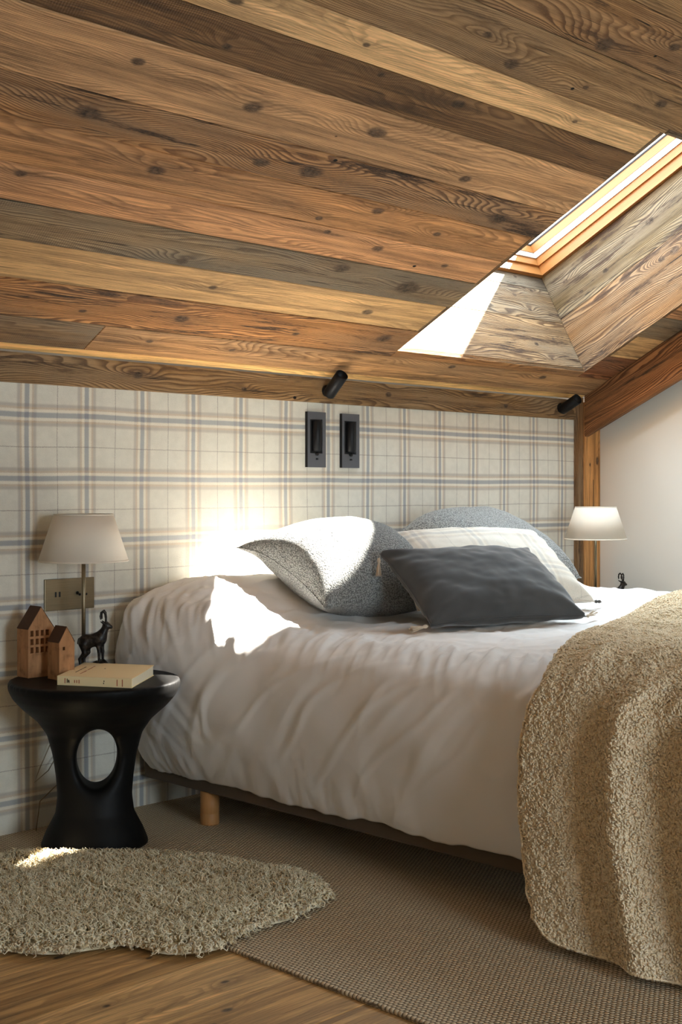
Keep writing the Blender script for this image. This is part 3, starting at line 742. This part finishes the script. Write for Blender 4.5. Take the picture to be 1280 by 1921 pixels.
# near edge of the throw: (arc length, y)
EG = np.array([(0, -1.705), (.10, -1.672), (.25, -1.650), (.42, -1.645), (.56, -1.655), (.66, -1.62), (.80, -1.55), (1.05, -1.42), (1.5, -1.27), (2.0, -1.10), (2.5, -1.02), (3, -.99)])
V = []; 
for j in range(NV):
    v = j / (NV - 1)
    for i in range(NT):
        a = arc[i]; ye = np.interp(a, EG[:, 0], EG[:, 1]); wdt = 1.0
        y = ye - v * wdt
        x, z = tc[i]
        side = 1 - sstep(.45, .78, a); top = 1 - side
        # folds fanning out from the top of the bed, growing towards the hem
        ph = (v * wdt) * 29 + .9 * fbm(v * 4, a * 1.0, 3., 2) + 1.6 * (a - .5)
        grow = .35 + .65 * (1 - min(a / .75, 1))
        w_ = side * grow * (.024 * math.sin(ph) + .010 * math.sin(ph * 1.7 + 1)) * sstep(.0, .15, v) + side * .012 * fbm(v * 5, a * 3, 8.)
        w_ += sh_ if False else 0
        # ridges running diagonally over the shoulder
        rd = (v * wdt) * 1.0 - .55 * (a - .75)
        w_ += sstep(.0, .16, v) * math.exp(-((a - .72) / .26) ** 2) * (.026 * max(0, 1 - 3.2 * abs(mn.noise((rd * 7, a * 1.3, 31.)))) + .006 * fbm(rd * 16, a * 3, 5.))
        w_ += sstep(-.05, .12, v) * top * (.014 * fbm(x * 3, y * 4, 12.) + .012 * max(0, 1 - 4 * abs(mn.noise((x * 2 + y * 3, y * 5 - x * 2, 2.)))))
        ed = math.exp(-(v / .012) ** 2); w_ -= ed * .010
        tk = .003 * mn.noise((a * 60, y * 60, 0)) + .0022 * mn.noise((a * 130, y * 130, 6))
        w_ += tk
        zz = z + tnz[i] * w_
        if a < .2: zz += (1 - a / .2) * (.012 * math.cos(v * 5 + 1.2) - .020 * sstep(.0, .08, v) + .016 * math.exp(-(v / .03) ** 2))
        V.append((x + tnx[i] * w_, y + .006 * mn.noise((a * 25, v * 30, 9.)) * (1 - v), max(zz, .016)))
F = [(j * NT + i, j * NT + i + 1, (j + 1) * NT + i + 1, (j + 1) * NT + i) for j in range(NV - 1) for i in range(NT - 1)]
throw = mesh('throw_blanket', V, F, M['sherpa'], smooth=True)
TG = np.array(V).reshape(NV, NT, 3)
def fleece_curls(n, seed=3):
    r = np.random.default_rng(seed); nvis = int(NT * .80)
    jv = r.random(n) * (NV - 1.001); iv = r.random(n) * (nvis - 1.001)
    # a row of curls bound along the near edge and the hem
    m1 = n // 16; jv[:m1] = 0; m2 = n // 32; iv[m1:m1 + m2] = 0
    j = jv.astype(int); i = iv.astype(int); fj = (jv - j)[:, None]; fi = (iv - i)[:, None]
    P = (TG[j, i] * (1 - fj) + TG[j + 1, i] * fj) * (1 - fi) + (TG[j, i + 1] * (1 - fj) + TG[j + 1, i + 1] * fj) * fi
    A = TG[j, i + 1] - TG[j, i]; B = TG[j + 1, i] - TG[j, i]
    N = np.cross(A, B); N /= np.linalg.norm(N, axis=1)[:, None]; N *= np.sign(N[:, :1] * -1 + N[:, 2:] + 1e-6)
    q = P * 52
    ang = 2.6 * (np.sin(q[:, 1] * 1.3 + 2 * np.sin(q[:, 2] * .7)) + np.sin(q[:, 2] * 1.1 + q[:, 0] * .9 + 1.7 * np.sin(q[:, 1] * .8))) + r.normal(0, .5, n)
    A /= np.linalg.norm(A, axis=1)[:, None]; Bn = np.cross(N, A)
    T_ = A * np.cos(ang)[:, None] + Bn * np.sin(ang)[:, None]; W_ = np.cross(N, T_)
    L = r.uniform(.0032, .0058, n)[:, None]; w0 = r.uniform(.0018, .0030, n)[:, None]; h0 = r.uniform(.0016, .0034, n)[:, None]
    tilt = r.normal(0, .16, n)[:, None]
    T2 = T_ + N * tilt
    base = P + N * (.0008 + .0016 * np.sin(ang * 1.7)[:, None])
    pts = [base - T2 * L, base - T2 * L * .35 + W_ * w0, base - T2 * L * .35 - W_ * w0, base - T2 * L * .3 + N * h0, base + T2 * L * .45 + W_ * w0, base + T2 * L * .45 - W_ * w0, base + T2 * L * .4 + N * h0, base + T2 * L - N * .001]
    VV = np.stack(pts, 1).reshape(-1, 3); VV[:, 2] = np.maximum(VV[:, 2], .014)
    tri = np.array([(0, 1, 3), (0, 3, 2), (1, 4, 6), (1, 6, 3), (3, 6, 5), (3, 5, 2), (4, 7, 6), (6, 7, 5), (0, 2, 1), (1, 2, 5), (1, 5, 4), (4, 5, 7)])
    FF = (np.arange(n)[:, None, None] * 8 + tri[None]).reshape(-1)
    me = bpy.data.meshes.new('fleece_curls'); me.vertices.add(len(VV)); me.vertices.foreach_set('co', VV.astype(np.float32).ravel())
    nf = len(FF) // 3; me.loops.add(len(FF)); me.loops.foreach_set('vertex_index', FF.astype(np.int32)); me.polygons.add(nf)
    me.polygons.foreach_set('loop_start', np.arange(0, nf * 3, 3, dtype=np.int32)); me.polygons.foreach_set('loop_total', np.full(nf, 3, dtype=np.int32)); me.update(calc_edges=True); me.validate()
    o = link('fleece', me, M['sherpa_curl'], throw, True); o['kind'] = 'stuff'; return o
fleece_curls(130000)
sd = throw.modifiers.new('thick', 'SOLIDIFY'); sd.thickness = .014; sd.offset = 1
tag(throw, 'cream sherpa fleece throw draped over the foot of the bed to the carpet', 'blanket')

# ---------------------------------------------------------------- sculptural bedside table
TC = Vector((2.186, -.284, 0)); lat = Vector((.8247, -.5655, 0)); fwd = Vector((.5655, .8247, 0))
def table_fn(x, y, z):      # local: x along lat, y along fwd
    zz = z
    zc = np.array([0, .02, .06, .11, .16, .22, .28, .34, .38, .42, .45, .475, .50])
    a = np.interp(zz, zc, [.150, .156, .140, .114, .108, .113, .122, .138, .165, .210, .236, .248, .250])
    b = np.interp(zz, zc, [.125, .130, .112, .088, .076, .070, .072, .092, .130, .190, .228, .246, .250])
    q = np.sqrt((x / a) ** 2 + (y / b) ** 2); f = (q - 1) * np.minimum(a, b)
    f = np.maximum(f, zz - .499); f = np.maximum(f, .012 - zz)
    hx = x - .006 - .10 * (zz - .285) * .35
    hole = (np.sqrt((hx / .058) ** 2 + ((zz - .275) / .090) ** 2) - 1) * .058
    h = -hole; k = .028; hh = np.clip(.5 - .5 * (f - h) / k, 0, 1)
    return f * (1 - hh) + h * hh + k * hh * (1 - hh)
Vt, Ft = surf_net(table_fn, (-.27, -.27, -.006), (.27, .27, .51), .0065)
def smooth_verts(V, F, it, keep=None):
    V = np.array(V); Fa = np.array(F); E = np.vstack([Fa[:, [0, 1]], Fa[:, [1, 2]], Fa[:, [2, 3]], Fa[:, [3, 0]]])
    for _ in range(it):
        s_ = np.zeros_like(V); c_ = np.zeros(len(V)); np.add.at(s_, E[:, 0], V[E[:, 1]]); np.add.at(s_, E[:, 1], V[E[:, 0]]); np.add.at(c_, E[:, 0], 1); np.add.at(c_, E[:, 1], 1)
        N = s_ / c_[:, None]
        if keep is not None: N[keep] = V[keep]
        V = V * .4 + N * .6
    return V
Vt = smooth_verts(Vt, Ft, 3)
Vw = [lat * v[0] + fwd * v[1] + Z_ * v[2] for v in Vt]
tb = mesh('bedside_table', Vw, Ft, M['blackwood'], smooth=True); tb.location = (TC.x, TC.y, 0)
tag(tb, 'black sculptural bedside table with an oval hole through its waist, left of the bed', 'table')
tb2 = tb.copy(); COL.objects.link(tb2); tb2.location = (4.80, -.30, 0); tb2.rotation_euler[2] = R(20)
tag(tb2, 'black sculptural bedside table hidden beyond the bed by the white wall', 'table')
TZ = .4995
# ---------------------------------------------------------------- lamps
def lamp(loc, label):
    r = empty('table_lamp', loc); tag(r, label, 'lamp', 'pair of bedside lamps')
    lathe('base', [(0, 0), (.055, 0), (.056, .004), (.054, .010), (.02, .014), (.008, .018), (0, .018)], M['brass'], r, 36)
    lathe('pole', [(.0, .016), (.0062, .016), (.0062, .40), (0, .40)], M['brass'], r, 18)
    sh = lathe('lamp_shade', [(.1345, .336), (.1360, .336), (.0895, .478), (.0880, .478), (.1345, .336)], M['shade'], r, 64)
    lathe('shade_rim', [(.1350, .334), (.1368, .335), (.1364, .339), (.135, .339)], M['shade'], sh, 64)
    lathe('shade_rim', [(.0888, .475), (.0905, .475), (.0900, .479), (.088, .479)], M['shade'], sh, 64)
    V = []; 
    sp = lathe('socket', [(0, .38), (.014, .38), (.016, .40), (.013, .43), (0, .43)], M['brass'], r, 18)
    lathe('bulb', [(0, .425), (.012, .43), (.014, .44), (.024, .455), (.022, .468), (.010, .474), (0, .475)], M['shade'], r, 20)
    for a in range(3):
        an = a * 2.094 + .4; tube('spider_arm', [(0, 0, .43), (.05 * math.cos(an), .05 * math.sin(an), .455), (.089 * math.cos(an), .089 * math.sin(an), .470)], .0014, M['brass'], r, 6)
    return r
l1 = lamp((2.247, -.135, TZ), 'slim brass table lamp with linen shade on the black table left of the bed')
co = tube('cord', [Vector((2.24, -.10, .4)) - Vector((2.247, -.135, TZ)) + Vector(p) for p in ((-.0, .07, .08), (-.02, .075, -.02), (-.03, .08, -.12), (-.07, .085, -.20), (-.10, .07, -.24), (-.05, .07, -.21), (.02, .085, -.13), (.04, .09, -.03), (.06, .09, -.16), (-.01, .08, -.26), (-.08, .07, -.30), (-.10, .06, -.385))], .0017, M['brass'], l1, 6)
l2 = copy_tree(l1); l2.location = (4.836, -.25, TZ)
tag(l2, 'lamp with cream shade beyond the bed in front of the timber post', 'lamp')
# ---------------------------------------------------------------- chamois figurine
def deer_fn(x, y, z):   # x forward (to the right), z up
    f = cap(x, y, z, (-.026, 0, .089), (.014, 0, .096), .0185, .0200)
    f = smin(f, cap(x, y, z, (-.030, 0, .088), (-.026, 0, .080), .0185, .015), .01)
    f = smin(f, cap(x, y, z, (.018, 0, .102), (.034, 0, .132), .0150, .0100), .012)
    f = smin(f, cap(x, y, z, (.033, 0, .137), (.048, 0, .130), .0100, .0052), .006)
    f = smin(f, cap(x, y, z, (-.047, 0, .094), (-.051, 0, .084), .0045, .003), .006)
    for s in (-1, 1):
        lx = .004 * s
        f = smin(f, cap(x, y, z, (.014 + lx, s * .009, .084), (.018 + lx, s * .010, .060), .0085, .0050), .006)
        f = smin(f, cap(x, y, z, (.018 + lx, s * .010, .060), (.018 + lx, s * .010, .036), .0050, .0042), .003)
        f = smin(f, cap(x, y, z, (-.030 + lx, s * .010, .080), (-.026 + lx, s * .011, .058), .0120, .0070), .008)
        f = smin(f, cap(x, y, z, (-.026 + lx, s * .011, .058), (-.040 + lx, s * .011, .040), .0066, .0044), .003)
        f = smin(f, cap(x, y, z, (-.040 + lx, s * .011, .040), (-.036 + lx, s * .011, .012), .0044, .0042), .003)
        # hooked horns and ears
        hp = [(.033, s * .004, .142), (.033, s * .007, .158), (.031, s * .010, .170), (.026, s * .012, .176), (.020, s * .0125, .172), (.018, s * .012, .162), (.019, s * .012, .154)]
        for a, b in zip(hp[:-1], hp[1:]): f = smin(f, cap(x, y, z, a, b, .0030, .0026), .001)
        f = smin(f, cap(x, y, z, (.029, s * .007, .140), (.020, s * .016, .146), .0040, .0018), .002)
    # rock
    g = cap(x, y, z, (-.036, 0, .002), (.040, 0, .006), .016, .020); g = smin(g, cap(x, y, z, (-.052, 0, .000), (.056, 0, -.002), .014, .016), .008)
    g = smin(g, cap(x, y, z, (.004, .003, .016), (.026, -.002, .020), .018, .017), .006)
    g = g + .0026 * np.sin(x * 190 + y * 130) * np.sin(z * 170 + x * 80 + y * 90) + .0014 * np.sin(x * 420 + z * 250) * np.sin(y * 380)
    f = smin(f, g, .003)
    return np.maximum(f, -z + .0)
Vd, Fd = surf_net(deer_fn, (-.078, -.032, -.004), (.080, .032, .196), .0018); Vd = Vd * np.array([1, 1, 1.06])
def deer(loc, rz, label):
    r = mesh('chamois_figurine', Vd, Fd, M['bronze'], smooth=True) if not hasattr(deer, 'me') else link('chamois_figurine', deer.me)
    deer.me = r.data; r.location = loc; r.rotation_euler[2] = rz; tag(r, label, 'figurine', 'pair of chamois figurines'); return r
rz = math.atan2(-.5655, .8247)
deer((2.252, -.188, TZ), rz - .15, 'dark bronze chamois figurine standing on a rock behind the book')
deer((4.875, -.33, TZ), rz + .1, 'chamois figurine whose horned head just shows over the duvet on the right')
# ---------------------------------------------------------------- toy houses
def toy_house(loc, W, D, HE, HP, wins, label, arch=None):
    root = empty('wooden_house', loc); tag(root, label, 'ornament', 'little wooden houses')
    bm = bmesh.new(); vs = [bm.verts.new(p) for p in ((0, 0, 0), (W, 0, 0), (W, 0, HE), (W / 2, 0, HP), (0, 0, HE), (0, D, 0), (W, D, 0), (W, D, HE), (W / 2, D, HP), (0, D, HE))]
    for f in ((0, 1, 2, 3, 4), (9, 8, 7, 6, 5), (0, 5, 6, 1), (1, 6, 7, 2), (2, 7, 8, 3), (3, 8, 9, 4), (4, 9, 5, 0)): bm.faces.new([vs[i] for i in f])
    bmesh.ops.recalc_face_normals(bm, faces=bm.faces[:])
    body = bmobj('body', bm, M['housewood'], root)
    cb = bmesh.new()
    for (x0, x1, z0, z1) in wins:
        r = bmesh.ops.create_cube(cb, size=1)
        for v in r['verts']: v.co = Vector(((x0 + x1) / 2 + v.co.x * (x1 - x0), .004 + v.co.y * .024, (z0 + z1) / 2 + v.co.z * (z1 - z0)))
    if arch:
        ax, ar = arch
        r = bmesh.ops.create_cone(cb, cap_ends=True, segments=24, radius1=ar, radius2=ar, depth=D * 1.4)
        for v in r['verts']: v.co = Vector((ax + v.co.x, D / 2 + v.co.z, v.co.y))
    cut = bmobj('cut', cb, M['houseroof'])
    cut.location = loc; bpy.context.view_layer.update()
    md = body.modifiers.new('b', 'BOOLEAN'); md.operation = 'DIFFERENCE'; md.object = cut; md.solver = 'EXACT'
    dg = bpy.context.evaluated_depsgraph_get(); dg.update()
    nm = bpy.data.meshes.new_from_object(body.evaluated_get(dg)); body.modifiers.clear(); body.data = nm
    bpy.data.objects.remove(cut)
    t = .0022
    for s in (0, 1):   # dark roof boards
        ex, ez = (0, HE) if s == 0 else (W, HE); dx, dz = W / 2 - ex, HP - ez; L = math.hypot(dx, dz); nx, nz = (-dz / L, dx / L) if s == 0 else (dz / L, -dx / L)
        P = []
        for y in (0, D):
            P += [(ex, y, ez), (W / 2, y, HP), (W / 2 + (0), y, HP + t * 1.2), (ex + nx * t, y, ez + nz * t)]
        mesh('roof', P, [(0, 1, 2, 3), (7, 6, 5, 4), (0, 4, 5, 1), (1, 5, 6, 2), (2, 6, 7, 3), (3, 7, 4, 0)], M['houseroof'], root)
    return root
W1, D1 = .088, .060
w12 = [(.0065 + c * .0175, .0065 + c * .0175 + .0118, .072 + r_ * .0245, .072 + r_ * .0245 + .0172) for c in range(4) for r_ in range(3)]
toy_house((2.046, -.148, TZ), W1, D1, .142, .205, w12, 'taller wooden house ornament with a grid of twelve little windows', (.050, .019))
toy_house((2.086, -.250, TZ), .052, .060, .108, .152, [(.012, .020, .086, .096)], 'smaller wooden house ornament with one tiny window, in front of the taller', None)
# ---------------------------------------------------------------- book
bk = empty('book', (2.036, -.318, TZ)); tag(bk, 'cream paperback book lying on the black table', 'book')
bs = Vector((.112, -.200, 0)); be = Vector((.196, .158, 0)); BT = .026; bo = Vector((0, 0, 0))
def bquad(nm, a0, a1, b0, b1, z0, z1, mat, parent, curl=0.):
    V = []; n = 14
    for k in range(n + 1):
        f = b0 + (b1 - b0) * k / n
        for (q, z) in ((a0, z0), (a1, z0), (a1, z1), (a0, z1)):
            V.append(bs * q + be * f + Z_ * (z + curl * max(0, f - .15) ** 2 * (1 if z > .005 else 0)))
    F = [(0, 3, 2, 1), (4 * n, 4 * n + 1, 4 * n + 2, 4 * n + 3)]
    for k in range(n):
        for j in range(4): F.append((4 * k + j, 4 * k + (j + 1) % 4, 4 * k + 4 + (j + 1) % 4, 4 * k + 4 + j))
    return mesh(nm, V, F, mat, parent)
bquad('page_block', .01, .99, .006, .985, .001, BT - .001, M['pages'], bk, .006)
cvr = bquad('front_cover', 0, 1, 0, 1, BT - .001, BT, M['paper'], bk, .006)
bquad('back_cover', 0, 1, 0, 1, 0, .0009, M['paper'], bk)
bquad('spine', 0, 1, -.004, .006, 0, BT, M['paper'], bk)
def stroke(nm, a0, a1, b0, b1, mat):
    z = BT + .0003 + .006 * max(0, (b0 + b1) / 2 - .15) ** 2
    V = [bs * a + be * b + Z_ * (z + dz) for dz in (0, .0003) for (a, b) in ((a0, b0), (a1, b0), (a1, b1), (a0, b1))]
    return mesh(nm, V, [(3, 2, 1, 0), (4, 5, 6, 7), (0, 1, 5, 4), (1, 2, 6, 5), (2, 3, 7, 6), (3, 0, 4, 7)], mat, cvr)
rnd = random.Random(3)
for (a, col, b0, b1) in ((.13, 'ink', .30, .70), (.23, 'ink_red', .20, .46), (.23, 'ink_red', .50, .78), (.42, 'ink', .62, .66)):
    b_ = b0
    while b_ < b1:
        wv = rnd.uniform(.008, .02); stroke('lettering', a, a + rnd.uniform(.010, .018), b_, b_ + wv, M[col]); b_ += wv + .008
def sstroke(a0, a1, z0, z1, mat):
    V = [bs * a + be * (-.004 - e) + Z_ * z for e in (0, .0014) for (a, z) in ((a0, z0), (a1, z0), (a1, z1), (a0, z1))]
    mesh('lettering', V, [(3, 2, 1, 0), (4, 5, 6, 7), (0, 1, 5, 4), (1, 2, 6, 5), (2, 3, 7, 6), (3, 0, 4, 7)], mat, bk)
for (a, z0, z1, mt) in ((.13, .007, .019, 'ink'), (.145, .009, .016, 'ink'), (.155, .007, .015, 'ink'), (.10, .006, .020, 'ink_red'), (.23, .008, .016, 'ink_red'), (.26, .008, .016, 'ink_red'), (.29, .007, .017, 'ink_red'), (.62, .008, .012, 'ink'), (.625, .014, .018, 'ink'), (.80, .004, .022, 'ink_red'), (.87, .003, .023, 'ink_red')):
    sstroke(a, a + .012, z0, z1, M[mt])

# ---------------------------------------------------------------- wall fittings
def at_wall(root): return root
so_ = empty('socket_plate', (2.192, 0, .676)); tag(so_, 'brushed brass socket plate with two toggles on the tartan wall behind the lamp', 'switch')
box('plate', (0, -.007, 0), (.182, 0, .0985), M['brass'], so_, .0015)
box('usb_slot', (.036, -.0075, .042), (.042, -.005, .058), M['gasket'], so_); box('usb_slot', (.050, -.0075, .042), (.056, -.005, .058), M['gasket'], so_)
for x in (.118, .142):
    lathe('toggle', [(0, 0), (.005, 0), (.005, .003), (.003, .004), (.0028, .016), (.004, .019), (0, .020)], M['black'], so_, 14, (x, -.007, .052), axis=(-.15, -1, -.25))
def recess_lamp(x, label):
    r = empty('reading_light', (x, 0, 1.136)); tag(r, label, 'lamp', 'recessed reading lights')
    W_, H_ = .095, .206; D_ = -.012
    x0, x1, z0, z1 = .013, W_ - .018, .052, .178
    for lo, hi in (((0, D_, 0), (W_, 0, z0)), ((0, D_, z1), (W_, 0, H_)), ((0, D_, z0), (x0, 0, z1)), ((x1, D_, z0), (W_, 0, z1))):
        box('plate', lo, hi, M['slate'], r)
    box('side_edge', (-.0012, D_ - .0005, 0), (.0, 0, H_), M['black'], r)
    box('recess', (x0, -.003, z0), (x1, -.001, z1), M['gasket'], r)
    hd = lathe('lamp_head', [(0, 0), (.017, 0), (.0185, .002), (.0185, .112), (.017, .114), (0, .114)], M['black'], r, 28, (.046, -.013, .060))
    lathe('knob', [(0, 0), (.007, 0), (.007, .006), (0, .006)], M['black'], r, 18, (.046, D_, .050), axis=(0, -1, 0))
    box('rocker_switch', (.042, D_ - .004, .028), (.052, D_, .034), M['black'], r, .001)
    return r
recess_lamp(3.309, 'black recessed reading light on the tartan wall, the left of two')
recess_lamp(3.490, 'black recessed reading light on the tartan wall, the right of two')
def spot(loc, d, label):
    r = empty('spotlight', loc); tag(r, label, 'lamp', 'black tube spotlights')
    lathe('mount', [(0, 0), (.022, 0), (.022, .006), (.018, .010), (.009, .014), (.009, .026), (0, .028)], M['black'], r, 28, axis=(0, -1, 0))
    d = Vector(d).normalized()
    lathe('lamp_tube', [(0, 0), (.022, 0), (.024, .003), (.024, .108), (.0225, .109), (.0215, .107), (.0215, .085), (0, .085)], M['black'], r, 36, Vector((0, -.028, 0)) - d * .022, axis=d)
    return r
spot((3.405, -.012, 1.423), (-.1, -.75, .62), 'black tube spotlight on the wooden fascia above the reading lights')
spot((4.905, -.012, 1.427), (-.15, -.92, .42), 'black tube spotlight on the fascia by the corner post')

# ---------------------------------------------------------------- sheepskin
def ground(px, py, z=0.):
    f = 2430.; v = Vector((math.cos(TH), math.sin(TH), 0)); r = Vector((math.sin(TH), -math.cos(TH), 0))
    d_ = v + r * (px - 640) / f + Z_ * (920 - py) / f; t = (z - CAM.z) / d_.z; p = CAM + d_ * t; return (p.x, p.y)
pix = [(622, 1702), (600, 1672), (560, 1655), (500, 1648), (430, 1634), (330, 1624), (230, 1622), (120, 1622), (20, 1622), (-80, 1628), (-170, 1650), (-215, 1690), (-190, 1735), (-110, 1770), (-20, 1790), (90, 1800), (200, 1787), (250, 1782), (320, 1800), (420, 1790), (480, 1758), (560, 1738)]
poly = [ground(*p) for p in pix]
poly = [tuple(q) for q in catmull(poly + [poly[0]], 110)]
cx = sum(p[0] for p in poly) / len(poly); cy = sum(p[1] for p in poly) / len(poly)
V = [(cx, cy, .034)]; F = []; n = len(poly)
for k, (f, z) in enumerate(((.35, .036), (.65, .034), (.86, .028), (.96, .018), (1.0, .004))):
    for p in poly: V.append((cx + (p[0] - cx) * (f * .965), cy + (p[1] - cy) * (f * .965), z + .002 + .009 * (p[0] > 1.9)))
for i in range(n): F.append((0, 1 + i, 1 + (i + 1) % n))
for k in range(4):
    for i in range(n): F.append((1 + k * n + i, 1 + (k + 1) * n + i, 1 + (k + 1) * n + (i + 1) % n, 1 + k * n + (i + 1) % n))
sk = mesh('sheepskin_rug', V, F, M['wool'], smooth=True)
tag(sk, 'curly cream sheepskin rug lying partly on carpet and partly on the wood floor', 'rug')
def inside(x, y):
    c = False
    for i in range(n):
        x1, y1 = poly[i]; x2, y2 = poly[(i + 1) % n]
        if (y1 > y) != (y2 > y) and x < (x2 - x1) * (y - y1) / (y2 - y1) + x1: c = not c
    return c
PA = np.array(poly); rn = random.Random(9)
V = []; F = []; K = 4; cnt = 0
bx0, by0 = PA.min(0); bx1, by1 = PA.max(0)
while cnt < 15000:
    x, y = rn.uniform(bx0, bx1), rn.uniform(by0, by1)
    if not inside(x, y): continue
    de = np.min(np.hypot(PA[:, 0] - x, PA[:, 1] - y)); cnt += 1
    e = min(de / .07, 1); zb = (.010 + .022 * e ** .5) + (.009 if x > 1.9 else 0)
    k_ = int(np.argmin(np.hypot(PA[:, 0] - x, PA[:, 1] - y))); out = Vector((PA[k_, 0] - x, PA[k_, 1] - y, 0)); out = out.normalized() if out.length > 1e-5 else Vector((1, 0, 0))
    fl_ = Vector((mn.noise((x * 14, y * 14, 0)), mn.noise((x * 14, y * 14, 7)), 0)) * 1.1
    d_ = (Z_ * (.9 * e + .15) + fl_ + out * (1 - e) * .9 + Vector((rn.uniform(-.5, .5), rn.uniform(-.5, .5), 0))).normalized()
    s1_ = d_.cross(Vector((rn.uniform(-1, 1), rn.uniform(-1, 1), .2))).normalized(); s2_ = d_.cross(s1_)
    L_ = rn.uniform(.018, .028); r0 = rn.uniform(.0024, .0036); tw = rn.uniform(6, 11) * rn.choice((-1, 1)); ph = rn.uniform(0, 6.28); b0 = len(V); NS = 6
    for q in range(NS + 1):
        f = q / NS; c_ = Vector((x, y, zb)) + d_ * L_ * f + (s1_ * math.cos(ph + tw * f) + s2_ * math.sin(ph + tw * f)) * (.0055 * min(1, f * 2.2))
        c_.z = max(c_.z - .010 * f * f * (1 - e), .004); rr = r0 * (1 - f ** 2.2 * .9)
        for j in range(K): a = 2 * math.pi * j / K + f; V.append(c_ + (s1_ * math.cos(a) + s2_ * math.sin(a)) * rr)
    for q in range(NS):
        for j in range(K): F.append((b0 + q * K + j, b0 + q * K + (j + 1) % K, b0 + (q + 1) * K + (j + 1) % K, b0 + (q + 1) * K + j))
fu = mesh('fleece', V, F, M['wool'], sk, smooth=True); fu['kind'] = 'stuff'
